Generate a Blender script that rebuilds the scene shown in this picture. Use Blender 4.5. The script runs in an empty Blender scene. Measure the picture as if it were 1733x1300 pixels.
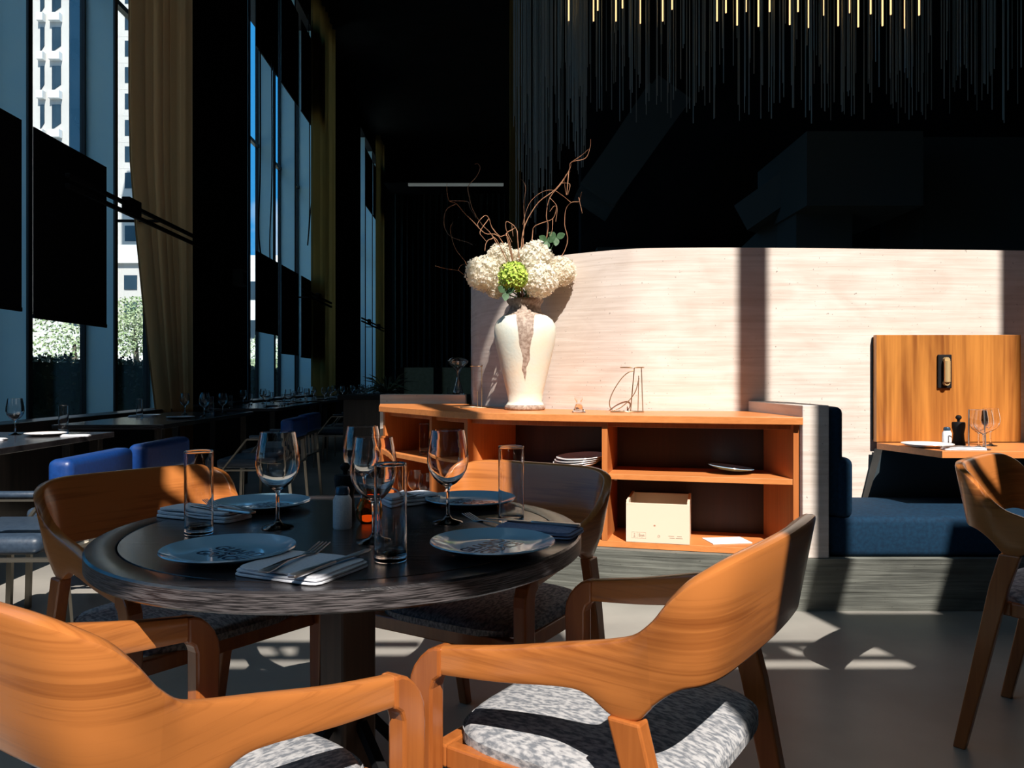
import bpy, bmesh, math, random
from mathutils import Vector, Matrix
R = math.radians
PI = math.pi
SC = bpy.context.scene
C = SC.collection

# ------------------------------------------------------------------ camera, light, exposure
F_PX = 1310.0
EYE = 1.106
cam_d = bpy.data.cameras.new('camera')
cam_d.sensor_width = 36.0
cam_d.lens = F_PX / 1733.0 * 36.0
cam_d.shift_y = -10.0 / 1733.0
cam_d.clip_end = 600
cam = bpy.data.objects.new('camera', cam_d); C.objects.link(cam)
cam.location = (0, 0, EYE); cam.rotation_euler = (R(90), 0, 0)
SC.camera = cam

SC.view_settings.view_transform = 'Standard'
SC.view_settings.look = 'None'
SC.view_settings.gamma = 1
SC.view_settings.use_curve_mapping = False
SC.view_settings.exposure = 0.0
SC.cycles.max_bounces = 10
SC.cycles.diffuse_bounces = 4
SC.cycles.glossy_bounces = 4
SC.cycles.transmission_bounces = 10
SC.cycles.transparent_max_bounces = 12
SC.cycles.sample_clamp_indirect = 4
SC.cycles.caustics_reflective = False
SC.cycles.caustics_refractive = False

SUN_K, SUN_V = 0.23, 1.10          # metres sideways (to the left) and down per metre away from the camera
sd = bpy.data.lights.new('sun', 'SUN'); sd.energy = 9.4; sd.angle = R(0.35); sd.color = (1.0, 0.905, 0.825)
so = bpy.data.objects.new('sun', sd); C.objects.link(so)
so.rotation_euler = Vector((-SUN_K, 1.0, -SUN_V)).to_track_quat('-Z', 'Y').to_euler()
so.location = (3, -8, 14)

w = bpy.data.worlds.new('sky'); SC.world = w; w.use_nodes = True
nt = w.node_tree; nt.nodes.clear()
out = nt.nodes.new('ShaderNodeOutputWorld'); bg = nt.nodes.new('ShaderNodeBackground')
tc = nt.nodes.new('ShaderNodeTexCoord'); sx = nt.nodes.new('ShaderNodeSeparateXYZ')
cr = nt.nodes.new('ShaderNodeValToRGB'); nz = nt.nodes.new('ShaderNodeTexNoise'); mx = nt.nodes.new('ShaderNodeMix')
mr = nt.nodes.new('ShaderNodeMapRange'); mm = nt.nodes.new('ShaderNodeMath')
mx.data_type = 'RGBA'
cr.color_ramp.elements[0].position = 0.0; cr.color_ramp.elements[0].color = (0.42, 0.66, 0.85, 1)
cr.color_ramp.elements[1].position = 0.66; cr.color_ramp.elements[1].color = (0.50, 0.62, 0.72, 1)
e = cr.color_ramp.elements.new(0.12); e.color = (0.045, 0.31, 0.66, 1)
e = cr.color_ramp.elements.new(0.45); e.color = (0.03, 0.27, 0.62, 1)
nz.inputs['Scale'].default_value = 3.2; nz.inputs['Detail'].default_value = 6
nt.links.new(tc.outputs['Generated'], sx.inputs[0]); nt.links.new(sx.outputs['Z'], cr.inputs[0])
nt.links.new(tc.outputs['Generated'], nz.inputs['Vector'])
mr.inputs['From Min'].default_value = 0.62; mr.inputs['From Max'].default_value = 0.72
nt.links.new(nz.outputs['Fac'], mr.inputs['Value'])
nt.links.new(mr.outputs[0], mx.inputs['Factor']); nt.links.new(cr.outputs[0], mx.inputs['A'])
mx.inputs['B'].default_value = (0.9, 0.85, 0.85, 1)
nt.links.new(mx.outputs['Result'], bg.inputs['Color']); bg.inputs['Strength'].default_value = 1.45
nt.links.new(bg.outputs[0], out.inputs['Surface'])

# ------------------------------------------------------------------ materials
def srgb(r, g, b):
    f = lambda c: (c/255/12.92) if c/255 <= 0.04045 else ((c/255+0.055)/1.055)**2.4
    return (f(r), f(g), f(b), 1)

def mat(name, col, rough=0.6, metal=0.0, spec=0.5, **kw):
    m = bpy.data.materials.new(name); m.use_nodes = True
    p = m.node_tree.nodes['Principled BSDF']
    c = tuple(col) if len(col) == 4 else tuple(col) + (1,)
    p.inputs['Base Color'].default_value = c
    p.inputs['Roughness'].default_value = rough
    p.inputs['Metallic'].default_value = metal
    p.inputs['Specular IOR Level'].default_value = spec
    for k, v in kw.items():
        p.inputs[k].default_value = v
    return m

def noisy(name, c1, c2, scale=(5, 5, 5), rough=0.6, bump=0.0, coord='Object', nscale=1.0, detail=6, lo=0.35, hi=0.65, spec=0.5, metal=0.0, bdist=0.01, coat=0.0, rough2=None):
    m = mat(name, c1, rough, metal, spec)
    n = m.node_tree.nodes; l = m.node_tree.links; p = n['Principled BSDF']
    t = n.new('ShaderNodeTexCoord'); mp = n.new('ShaderNodeMapping'); mp.inputs['Scale'].default_value = scale
    nz = n.new('ShaderNodeTexNoise'); nz.inputs['Scale'].default_value = nscale; nz.inputs['Detail'].default_value = detail
    r = n.new('ShaderNodeValToRGB'); r.color_ramp.elements[0].position = lo; r.color_ramp.elements[1].position = hi
    r.color_ramp.elements[0].color = tuple(c1)[:3] + (1,); r.color_ramp.elements[1].color = tuple(c2)[:3] + (1,)
    l.new(t.outputs[coord], mp.inputs[0]); l.new(mp.outputs[0], nz.inputs['Vector']); l.new(nz.outputs['Fac'], r.inputs[0])
    l.new(r.outputs[0], p.inputs['Base Color'])
    if bump:
        b = n.new('ShaderNodeBump'); b.inputs['Strength'].default_value = bump; b.inputs['Distance'].default_value = bdist
        l.new(nz.outputs['Fac'], b.inputs['Height']); l.new(b.outputs[0], p.inputs['Normal'])
    if coat: p.inputs['Coat Weight'].default_value = coat; p.inputs['Coat Roughness'].default_value = 0.12
    return m

def wood(name, light, dark, along='X', coord='Object', rough=0.35, freq=28, stretch=1.6, coat=0.25, contrast=(0.3, 0.72), bump=0.04):
    """streaked grain running along one axis, broken by slow figure"""
    m = mat(name, light, rough)
    n = m.node_tree.nodes; l = m.node_tree.links; p = n['Principled BSDF']
    t = n.new('ShaderNodeTexCoord'); mp = n.new('ShaderNodeMapping')
    s = [freq, freq, freq]; s['XYZ'.index(along)] = stretch; mp.inputs['Scale'].default_value = s
    nz = n.new('ShaderNodeTexNoise'); nz.inputs['Scale'].default_value = 1; nz.inputs['Detail'].default_value = 7
    nz.inputs['Roughness'].default_value = 0.62; nz.inputs['Distortion'].default_value = 0.6
    mp2 = n.new('ShaderNodeMapping'); s2 = [7, 7, 7]; s2['XYZ'.index(along)] = 0.9; mp2.inputs['Scale'].default_value = s2
    n2 = n.new('ShaderNodeTexNoise'); n2.inputs['Scale'].default_value = 1; n2.inputs['Detail'].default_value = 3; n2.inputs['Distortion'].default_value = 1.0
    ad = n.new('ShaderNodeMath'); ad.operation = 'ADD'; mu = n.new('ShaderNodeMath'); mu.operation = 'MULTIPLY'; mu.inputs[1].default_value = 0.5
    r = n.new('ShaderNodeValToRGB'); r.color_ramp.elements[0].position = contrast[0]; r.color_ramp.elements[1].position = contrast[1]
    r.color_ramp.elements[0].color = tuple(dark)[:3] + (1,); r.color_ramp.elements[1].color = tuple(light)[:3] + (1,)
    l.new(t.outputs[coord], mp.inputs[0]); l.new(t.outputs[coord], mp2.inputs[0])
    l.new(mp.outputs[0], nz.inputs['Vector']); l.new(mp2.outputs[0], n2.inputs['Vector'])
    l.new(nz.outputs['Fac'], ad.inputs[0]); l.new(n2.outputs['Fac'], ad.inputs[1]); l.new(ad.outputs[0], mu.inputs[0])
    l.new(mu.outputs[0], r.inputs[0]); l.new(r.outputs[0], p.inputs['Base Color'])
    if bump:
        b = n.new('ShaderNodeBump'); b.inputs['Strength'].default_value = bump; b.inputs['Distance'].default_value = 0.004
        l.new(nz.outputs['Fac'], b.inputs['Height']); l.new(b.outputs[0], p.inputs['Normal'])
    p.inputs['Coat Weight'].default_value = coat; p.inputs['Coat Roughness'].default_value = 0.15
    return m

def glassmat(name, col=(1, 1, 1, 1), ior=1.47):
    m = bpy.data.materials.new(name); m.use_nodes = True; n = m.node_tree.nodes; n.clear()
    o = n.new('ShaderNodeOutputMaterial'); g = n.new('ShaderNodeBsdfGlass')
    g.inputs['Color'].default_value = col; g.inputs['IOR'].default_value = ior; g.inputs['Roughness'].default_value = 0
    m.node_tree.links.new(g.outputs[0], o.inputs[0]); return m

def panemat(name, tint=(0.86, 0.93, 0.95, 1), refl=0.07):
    m = bpy.data.materials.new(name); m.use_nodes = True; n = m.node_tree.nodes; n.clear()
    o = n.new('ShaderNodeOutputMaterial'); a = n.new('ShaderNodeBsdfTransparent'); g = n.new('ShaderNodeBsdfGlossy'); x = n.new('ShaderNodeMixShader')
    a.inputs[0].default_value = tint; g.inputs['Roughness'].default_value = 0.02
    x.inputs[0].default_value = refl
    l = m.node_tree.links; l.new(a.outputs[0], x.inputs[1]); l.new(g.outputs[0], x.inputs[2]); l.new(x.outputs[0], o.inputs[0]); return m

def emit(name, col, s):
    m = mat(name, col, 0.5)
    p = m.node_tree.nodes['Principled BSDF']; p.inputs['Emission Color'].default_value = tuple(col)[:3] + (1,); p.inputs['Emission Strength'].default_value = s
    return m

def concrete(name, c1, c2, board=True, rough=0.75, bump=0.5):
    """board-formed concrete: thin level ridges, patchy pale clouds and pin holes"""
    m = mat(name, c1, rough, spec=0.3)
    n = m.node_tree.nodes; l = m.node_tree.links; p = n['Principled BSDF']
    t = n.new('ShaderNodeTexCoord')
    def noise(scale, detail, dist=0.0):
        mp = n.new('ShaderNodeMapping'); mp.inputs['Scale'].default_value = scale
        q = n.new('ShaderNodeTexNoise'); q.inputs['Scale'].default_value = 1; q.inputs['Detail'].default_value = detail; q.inputs['Distortion'].default_value = dist
        l.new(t.outputs['Object'], mp.inputs[0]); l.new(mp.outputs[0], q.inputs['Vector']); return q
    a = noise((2.2, 2.2, 55) if board else (3, 3, 3), 5, 0.3); b = noise((3.0, 3.0, 6.5), 6, 0.8); v = noise((70, 70, 70), 2)
    ad = n.new('ShaderNodeMath'); ad.operation = 'ADD'; mu = n.new('ShaderNodeMath'); mu.operation = 'MULTIPLY'; mu.inputs[1].default_value = 0.5
    l.new(a.outputs['Fac'], ad.inputs[0]); l.new(b.outputs['Fac'], ad.inputs[1]); l.new(ad.outputs[0], mu.inputs[0])
    r = n.new('ShaderNodeValToRGB'); r.color_ramp.elements[0].position = 0.36; r.color_ramp.elements[1].position = 0.62
    r.color_ramp.elements[0].color = tuple(c1)[:3] + (1,); r.color_ramp.elements[1].color = tuple(c2)[:3] + (1,)
    l.new(mu.outputs[0], r.inputs[0])
    r2 = n.new('ShaderNodeValToRGB'); r2.color_ramp.elements[0].position = 0.24; r2.color_ramp.elements[1].position = 0.30
    r2.color_ramp.elements[0].color = (0.35, 0.32, 0.30, 1); r2.color_ramp.elements[1].color = (1, 1, 1, 1)
    l.new(v.outputs['Fac'], r2.inputs[0])
    mx = n.new('ShaderNodeMix'); mx.data_type = 'RGBA'; mx.blend_type = 'MULTIPLY'; mx.inputs['Factor'].default_value = 0.7
    l.new(r.outputs[0], mx.inputs['A']); l.new(r2.outputs[0], mx.inputs['B']); l.new(mx.outputs['Result'], p.inputs['Base Color'])
    if bump:
        bb = n.new('ShaderNodeBump'); bb.inputs['Strength'].default_value = bump; bb.inputs['Distance'].default_value = 0.006
        l.new(a.outputs['Fac'], bb.inputs['Height']); l.new(bb.outputs[0], p.inputs['Normal'])
    return m

M = {}
M['chair'] = wood('chair_walnut', (0.471, 0.163, 0.040), (0.213, 0.057, 0.012), 'X', 'UV', rough=0.30, freq=85, stretch=2.8, coat=0.3, contrast=(0.33, 0.53))
M['chairleg'] = wood('chair_leg_walnut', (0.441, 0.144, 0.034), (0.228, 0.057, 0.011), 'Z', rough=0.32, freq=60, stretch=3, coat=0.3)
M['cab'] = wood('sideboard_teak', (0.72, 0.275, 0.085), (0.50, 0.165, 0.042), 'X', rough=0.4, freq=60, stretch=1.2, coat=0.1)
M['cabv'] = wood('sideboard_teak_upright', (0.58, 0.195, 0.052), (0.34, 0.095, 0.022), 'Z', rough=0.4, freq=70, stretch=1.4, coat=0.1)
M['panel'] = wood('teak_panel', (0.510, 0.204, 0.041), (0.170, 0.047, 0.009), 'Z', rough=0.35, freq=22, stretch=0.7, coat=0.2, contrast=(0.36, 0.6))
M['table'] = wood('black_stained_oak', (0.034, 0.030, 0.032), (0.010, 0.009, 0.010), 'X', rough=0.26, freq=70, stretch=2.5, coat=0.35, contrast=(0.42, 0.58), bump=0.35)
M['tableedge'] = noisy('black_stained_oak_edge', (0.009, 0.008, 0.009), (0.092, 0.083, 0.086), (20, 20, 480), 0.45, bump=0.5, nscale=1, detail=3, lo=0.42, hi=0.60, bdist=0.002)
M['darkwood'] = noisy('dark_wood', (0.012, 0.010, 0.009), (0.030, 0.022, 0.018), (30, 30, 2), 0.4, nscale=1)
M['midwood'] = noisy('brown_black_wood', (0.045, 0.024, 0.014), (0.10, 0.05, 0.028), (40, 40, 2), 0.45, nscale=1)
M['concrete'] = concrete('board_formed_concrete', (0.53, 0.45, 0.39), (0.67, 0.60, 0.545), bump=0.25)
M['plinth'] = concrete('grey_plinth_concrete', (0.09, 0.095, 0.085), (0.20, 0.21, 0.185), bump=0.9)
M['floor'] = noisy('polished_concrete_floor', (0.192, 0.184, 0.168), (0.336, 0.320, 0.288), (1.3, 1.3, 1.3), 0.38, bump=0.05, nscale=1.2, detail=9, lo=0.3, hi=0.7, spec=0.35)
M['black'] = mat('matt_black', (0.006, 0.006, 0.007), 0.7, spec=0.2)
M['wall'] = noisy('black_wall_paint', (0.008, 0.009, 0.010), (0.014, 0.015, 0.017), (2, 2, 2), 0.8, spec=0.2)
M['soffit'] = mat('dark_grey_soffit', (0.07, 0.09, 0.088), 0.8, spec=0.2)
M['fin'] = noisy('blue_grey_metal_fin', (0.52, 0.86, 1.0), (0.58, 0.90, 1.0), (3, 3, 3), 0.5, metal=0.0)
M['frame'] = mat('dark_window_frame', (0.02, 0.025, 0.03), 0.4)
M['blind'] = noisy('black_blind_cloth', (0.006, 0.007, 0.009), (0.011, 0.012, 0.015), (400, 400, 400), 0.9, spec=0.1)
M['pane'] = panemat('window_glass')
M['steel'] = mat('brushed_steel', (0.62, 0.62, 0.62), 0.36, 1.0)
M['frame_metal'] = mat('satin_nickel_chair_frame', (0.30, 0.28, 0.24), 0.35, 0.9)
M['blue'] = noisy('blue_leather', (0.004, 0.032, 0.15), (0.006, 0.042, 0.19), (60, 60, 60), 0.42, bump=0.1, nscale=1)
M['bluedark'] = noisy('navy_leather', (0.02, 0.035, 0.06), (0.03, 0.05, 0.08), (60, 60, 60), 0.45, bump=0.1, nscale=1)
M['bench'] = noisy('blue_velvet', (0.003, 0.018, 0.042), (0.004, 0.028, 0.062), (60, 60, 60), 0.85, nscale=1, spec=0.2)
M['fabric'] = noisy('mottled_grey_upholstery', (0.152, 0.164, 0.184), (0.400, 0.400, 0.408), (150, 60, 100), 0.95, bump=0.4, nscale=1, detail=12, lo=0.4, hi=0.6, spec=0.1, bdist=0.003)
M['glass'] = glassmat('clear_glass')
M['amber'] = glassmat('amber_glass', (0.90, 0.66, 0.36, 1), 1.45)
M['plate'] = mat('pale_blue_glaze', (0.34, 0.60, 0.78), 0.12, spec=0.6, **{'Coat Weight': 0.5, 'Coat Roughness': 0.03})
M['white'] = mat('white_glaze', (0.72, 0.70, 0.70), 0.15)
M['ink'] = mat('navy_print', (0.012, 0.045, 0.10), 0.2)
M['linen'] = noisy('white_linen', (0.66, 0.68, 0.74), (0.74, 0.76, 0.80), (200, 200, 200), 0.9, bump=0.1, nscale=1, spec=0.1, bdist=0.001)
M['linenshade'] = noisy('shaded_linen', (0.16, 0.22, 0.36), (0.24, 0.30, 0.46), (120, 120, 120), 0.9, bump=0.1, nscale=1, spec=0.1, bdist=0.001)  # white linen with blue shade put into its colour
M['salt'] = noisy('white_salt', (0.66, 0.72, 0.78), (0.80, 0.84, 0.88), (300, 300, 300), 0.8, nscale=1)
M['cap'] = mat('steel_blue_cap', (0.05, 0.10, 0.16), 0.3, 0.6)
M['brass'] = mat('polished_brass', (0.80, 0.56, 0.26), 0.34, 0.55)
M['wire'] = mat('brass_wire', (0.42, 0.30, 0.18), 0.3, 0.8)
M['pine'] = wood('pale_pine', (0.72, 0.58, 0.44), (0.64, 0.40, 0.29), 'X', rough=0.6, freq=14, stretch=1.5, coat=0.0, contrast=(0.30, 0.46))
M['pineshade'] = M['pine']
M['mark'] = mat('brown_stamp_ink', (0.36, 0.24, 0.17), 0.7)
M['curtain'] = noisy('olive_brown_curtain', (0.20, 0.125, 0.06), (0.15, 0.12, 0.055), (2, 2, 0.4), 0.9, nscale=1, spec=0.1)
M['gold'] = noisy('olive_gold_curtain', (0.17, 0.14, 0.06), (0.21, 0.17, 0.07), (2, 2, 0.4), 0.9, nscale=1, spec=0.1)
M['darkcurtain'] = noisy('black_green_curtain', (0.05, 0.07, 0.07), (0.07, 0.095, 0.09), (4, 4, 0.3), 0.9, nscale=1, spec=0.1)

M['green'] = noisy('lime_petals', (0.30, 0.46, 0.05), (0.52, 0.62, 0.14), (40, 40, 40), 0.7, nscale=1, spec=0.2)
M['leaf'] = noisy('dusty_leaf', (0.06, 0.16, 0.06), (0.16, 0.30, 0.16), (30, 30, 30), 0.6, nscale=1)
M['twig'] = noisy('willow_bark', (0.23, 0.10, 0.05), (0.42, 0.22, 0.12), (30, 30, 30), 0.8, nscale=1)
M['bldg'] = noisy('pale_cladding', (0.528, 0.480, 0.448), (0.592, 0.536, 0.496), (0.3, 0.3, 0.3), 0.8, nscale=1)
M['bwhite'] = mat('white_render_wall', (0.75, 0.74, 0.73), 0.8)
M['bglass'] = noisy('dark_tower_glass', (0.015, 0.03, 0.045), (0.03, 0.05, 0.07), (0.4, 0.4, 0.4), 0.25, nscale=1)
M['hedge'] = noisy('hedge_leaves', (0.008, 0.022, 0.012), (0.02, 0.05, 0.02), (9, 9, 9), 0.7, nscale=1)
M['tree'] = noisy('tree_leaves', (0.20, 0.30, 0.12), (0.50, 0.55, 0.36), (2, 2, 2), 0.7, nscale=1)
M['bark'] = noisy('tree_bark', (0.12, 0.09, 0.07), (0.2, 0.16, 0.12), (6, 6, 2), 0.9, nscale=1)
M['ground'] = noisy('grey_paving', (0.22, 0.22, 0.21), (0.30, 0.30, 0.28), (0.5, 0.5, 0.5), 0.9, nscale=1)
M['opposite'] = noisy('dark_sky_block', (0.05, 0.05, 0.05), (0.08, 0.08, 0.085), (0.3, 0.3, 0.3), 0.8, nscale=1)
M['cabback'] = wood('sideboard_shaded_back', (0.050, 0.018, 0.008), (0.018, 0.008, 0.005), 'Z', rough=0.5, freq=60, stretch=1.2, coat=0.0)  # interior shade put into the back panel's colour
M['lit'] = emit('warm_glowing_tip', (1.0, 0.62, 0.28), 1.6)
M['strip'] = emit('dim_light_slot', (0.75, 0.85, 0.8), 0.10)
M['strand'] = mat('dull_bronze_chain', (0.28, 0.31, 0.28), 0.5, 0.0)
M['frost'] = noisy('olive_frosted_glass', (0.30, 0.34, 0.22), (0.38, 0.42, 0.28), (20, 20, 20), 0.6, nscale=1)

def curtainmat(name, c1, c2, c3):
    m = noisy(name, c1, c2, (2, 2, 0.4), 0.9, nscale=1, spec=0.1)
    n = m.node_tree.nodes; l = m.node_tree.links
    tr = n.new('ShaderNodeBsdfTranslucent'); tr.inputs[0].default_value = tuple(c3) + (1,)
    ad = n.new('ShaderNodeMixShader'); ad.inputs[0].default_value = 0.5
    l.new(n['Principled BSDF'].outputs[0], ad.inputs[1]); l.new(tr.outputs[0], ad.inputs[2]); l.new(ad.outputs[0], n['Material Output'].inputs[0])
    return m
M['curtain'] = curtainmat('olive_brown_curtain', (0.44, 0.26, 0.13), (0.32, 0.24, 0.12), (0.80, 0.45, 0.20))
M['gold'] = curtainmat('olive_gold_curtain', (0.248, 0.187, 0.072), (0.275, 0.209, 0.077), (0.440, 0.286, 0.088))
M['petal'] = curtainmat('cream_petals', (0.86, 0.80, 0.68), (0.90, 0.87, 0.80), (0.9, 0.85, 0.72))
def vasemat():
    m = mat('chalky_glazed_clay', (0.62, 0.60, 0.54), 0.6, spec=0.3)
    n = m.node_tree.nodes; l = m.node_tree.links; p = n['Principled BSDF']
    t = n.new('ShaderNodeTexCoord'); sp = n.new('ShaderNodeSeparateXYZ'); l.new(t.outputs['Object'], sp.inputs[0])
    nz = n.new('ShaderNodeTexNoise'); nz.inputs['Scale'].default_value = 60; nz.inputs['Detail'].default_value = 5; l.new(t.outputs['Object'], nz.inputs['Vector'])
    n3 = n.new('ShaderNodeTexNoise'); n3.inputs['Scale'].default_value = 9; n3.inputs['Detail'].default_value = 5; l.new(t.outputs['Object'], n3.inputs['Vector'])
    # darker speckled tone: the neck, and one long tongue running down the front of the body
    def math_(op, a, b=None):
        q = n.new('ShaderNodeMath'); q.operation = op
        for i, v in enumerate((a, b)):
            if v is None: continue
            if isinstance(v, (int, float)): q.inputs[i].default_value = v
            else: l.new(v, q.inputs[i])
        return q.outputs[0]
    z = sp.outputs['Z']; x = sp.outputs['X']; y = sp.outputs['Y']
    width = math_('MULTIPLY', math_('SUBTRACT', z, 0.16), 0.15)
    wob = math_('MULTIPLY', math_('SUBTRACT', n3.outputs['Fac'], 0.5), 0.05)
    side = math_('SUBTRACT', width, math_('ABSOLUTE', math_('ADD', math_('ADD', x, 0.0), wob)))
    tongue = math_('MULTIPLY', math_('GREATER_THAN', side, 0.0), math_('LESS_THAN', y, 0.0))
    neck = math_('GREATER_THAN', math_('ADD', z, math_('MULTIPLY', wob, 0.8)), 0.535)
    foot = math_('LESS_THAN', z, 0.03)
    dark_tone = math_('MAXIMUM', math_('MAXIMUM', tongue, neck), foot)
    r = n.new('ShaderNodeValToRGB'); r.color_ramp.elements[0].position = 0.4; r.color_ramp.elements[1].position = 0.6
    r.color_ramp.elements[0].color = (0.25, 0.18, 0.14, 1); r.color_ramp.elements[1].color = (0.42, 0.34, 0.28, 1)
    l.new(nz.outputs['Fac'], r.inputs[0])
    r2 = n.new('ShaderNodeValToRGB'); r2.color_ramp.elements[0].position = 0.3; r2.color_ramp.elements[1].position = 0.7
    r2.color_ramp.elements[0].color = (0.60, 0.66, 0.60, 1); r2.color_ramp.elements[1].color = (0.74, 0.67, 0.53, 1)
    l.new(n3.outputs['Fac'], r2.inputs[0])
    mx = n.new('ShaderNodeMix'); mx.data_type = 'RGBA'
    l.new(dark_tone, mx.inputs['Factor']); l.new(r2.outputs[0], mx.inputs['A']); l.new(r.outputs[0], mx.inputs['B']); l.new(mx.outputs['Result'], p.inputs['Base Color'])
    b = n.new('ShaderNodeBump'); b.inputs['Strength'].default_value = 0.3; b.inputs['Distance'].default_value = 0.004
    l.new(nz.outputs['Fac'], b.inputs['Height']); l.new(b.outputs[0], p.inputs['Normal'])
    return m
M['vase'] = vasemat()

# ------------------------------------------------------------------ mesh helpers
class B:
    def __init__(self): self.bm = bmesh.new()
    def box(self, x0, x1, y0, y1, z0, z1, bev=0.0, rot=None, seg=2):
        b2 = bmesh.new()
        bmesh.ops.create_cube(b2, size=1)
        for v in b2.verts:
            v.co = Vector(((x0+x1)/2 + v.co.x*(x1-x0), (y0+y1)/2 + v.co.y*(y1-y0), (z0+z1)/2 + v.co.z*(z1-z0)))
        if bev:
            bmesh.ops.bevel(b2, geom=b2.edges[:], offset=bev, segments=seg, affect='EDGES', profile=0.5)
        if rot is not None:
            for v in b2.verts: v.co = rot @ v.co
        self.merge(b2); return self
    def merge(self, b2):
        me = bpy.data.meshes.new('tmp'); b2.to_mesh(me); b2.free(); self.bm.from_mesh(me); bpy.data.meshes.remove(me)
    def prism(self, poly, z0, z1, bev=0.0, axis='z', mtx=None):
        """closed outline lifted from z0 to z1; axis x: outline is (y,z), axis y: outline is (x,z)"""
        b2 = bmesh.new()
        f = {'z': lambda p, h: (p[0], p[1], h), 'x': lambda p, h: (h, p[0], p[1]), 'y': lambda p, h: (p[0], h, p[1])}[axis]
        lo = [b2.verts.new(f(p, z0)) for p in poly]; hi = [b2.verts.new(f(p, z1)) for p in poly]
        b2.faces.new(lo); b2.faces.new(hi)
        n = len(poly)
        for i in range(n): b2.faces.new((lo[i], lo[(i+1) % n], hi[(i+1) % n], hi[i]))
        bmesh.ops.recalc_face_normals(b2, faces=b2.faces[:])
        if bev:
            es = [e for e in b2.edges if (e.calc_face_angle(0) or 0) > R(25)]
            bmesh.ops.bevel(b2, geom=es, offset=bev, segments=2, affect='EDGES', profile=0.5)
        if mtx is not None:
            for v in b2.verts: v.co = mtx @ v.co
        self.merge(b2); return self
    def loft(self, lo, hi):
        vl = [self.bm.verts.new(p) for p in lo]; vh = [self.bm.verts.new(p) for p in hi]; n = len(lo)
        self.bm.faces.new(vl); self.bm.faces.new(vh)
        for i in range(n): self.bm.faces.new((vl[i], vl[(i+1) % n], vh[(i+1) % n], vh[i]))
        return self
    def lathe(self, prof, seg=40, cx=0, cy=0, cz=0):
        rings = []
        for r, z in prof:
            if r < 1e-5: rings.append([self.bm.verts.new((cx, cy, cz+z))])
            else: rings.append([self.bm.verts.new((cx+r*math.cos(2*PI*i/seg), cy+r*math.sin(2*PI*i/seg), cz+z)) for i in range(seg)])
        for a, b in zip(rings, rings[1:]):
            if len(a) == 1 and len(b) == 1: continue
            for i in range(seg):
                j = (i+1) % seg
                if len(a) == 1: self.bm.faces.new((a[0], b[i], b[j]))
                elif len(b) == 1: self.bm.faces.new((a[i], a[j], b[0]))
                else: self.bm.faces.new((a[i], a[j], b[j], b[i]))
        return self
    def tube(self, pts, r, seg=8, cap=True):
        pts = [Vector(p) for p in pts]; n = len(pts)
        rr = r if isinstance(r, (list, tuple)) else [r]*n
        prev = None; rings = []
        for i, p in enumerate(pts):
            t = (pts[min(i+1, n-1)] - pts[max(i-1, 0)]).normalized()
            if prev is None:
                u = t.orthogonal().normalized()
            else:
                u = (prev - t*prev.dot(t)); u = u.normalized() if u.length > 1e-6 else t.orthogonal().normalized()
            v = t.cross(u); prev = u
            rings.append([self.bm.verts.new(p + (u*math.cos(2*PI*k/seg) + v*math.sin(2*PI*k/seg))*rr[i]) for k in range(seg)])
        for a, b in zip(rings, rings[1:]):
            for k in range(seg): self.bm.faces.new((a[k], a[(k+1) % seg], b[(k+1) % seg], b[k]))
        if cap:
            self.bm.faces.new(rings[0]); self.bm.faces.new(rings[-1])
        return self
    def bar(self, a, b, w, d, bev=0.0, up=(0, 0, 1)):
        """flat bar from a to b, w across, d deep"""
        a = Vector(a); b = Vector(b); t = (b-a); L = t.length; t.normalize()
        u = Vector(up); u = (u - t*u.dot(t)); u = u.normalized() if u.length > 1e-4 else t.orthogonal().normalized()
        s = t.cross(u)
        mtx = Matrix(((s.x, u.x, t.x, a.x), (s.y, u.y, t.y, a.y), (s.z, u.z, t.z, a.z), (0, 0, 0, 1)))
        return self.box(-w/2, w/2, -d/2, d/2, 0, L, bev, rot=mtx)
    def build(self, name, m, parent=None, loc=(0, 0, 0), rotz=0.0, smooth=None, mesh_only=False):
        bmesh.ops.recalc_face_normals(self.bm, faces=self.bm.faces[:])
        me = bpy.data.meshes.new(name); self.bm.to_mesh(me); self.bm.free()
        for q in (m if isinstance(m, (list, tuple)) else [m]): me.materials.append(q)
        if smooth is not None:
            for p in me.polygons: p.use_smooth = True
            if smooth: me.set_sharp_from_angle(angle=R(smooth))
        o = bpy.data.objects.new(name, me); C.objects.link(o)
        if parent is not None: o.parent = parent
        o.location = loc; o.rotation_euler = (0, 0, rotz)
        return o

def tag(o, label, cat, group=None):
    o['label'] = label; o['category'] = cat
    if group: o['group'] = group
    return o
def thing(name, label, cat, loc=(0, 0, 0), rotz=0.0, group=None):
    o = bpy.data.objects.new(name, None); C.objects.link(o); o.empty_display_size = 0.05
    o.location = loc; o.rotation_euler = (0, 0, rotz)
    return tag(o, label, cat, group)
def struct(o): o['kind'] = 'structure'; return o
def copy_tree(o, parent=None):
    c = o.copy(); C.objects.link(c)
    if parent is not None: c.parent = parent
    for ch in list(o.children): copy_tree(ch, c)
    return c
def dup(o, loc, rotz=0.0, label=None, group=None, scale=None):
    c = copy_tree(o); c.location = loc; c.rotation_euler = (0, 0, rotz)
    if label: c['label'] = label
    if group: c['group'] = group
    elif 'group' in c.keys() and label: del c['group']
    if scale: c.scale = (scale,)*3
    return c
def at(px, py, z):
    """point seen at pixel (px, py) when it stands z metres away"""
    return Vector(((px-866)/F_PX*z, z, EYE + (640-py)/F_PX*z))
def on(px, py, h):
    z = F_PX*(EYE-h)/(py-640.0); return Vector(((px-866)/F_PX*z, z, h))
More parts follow.
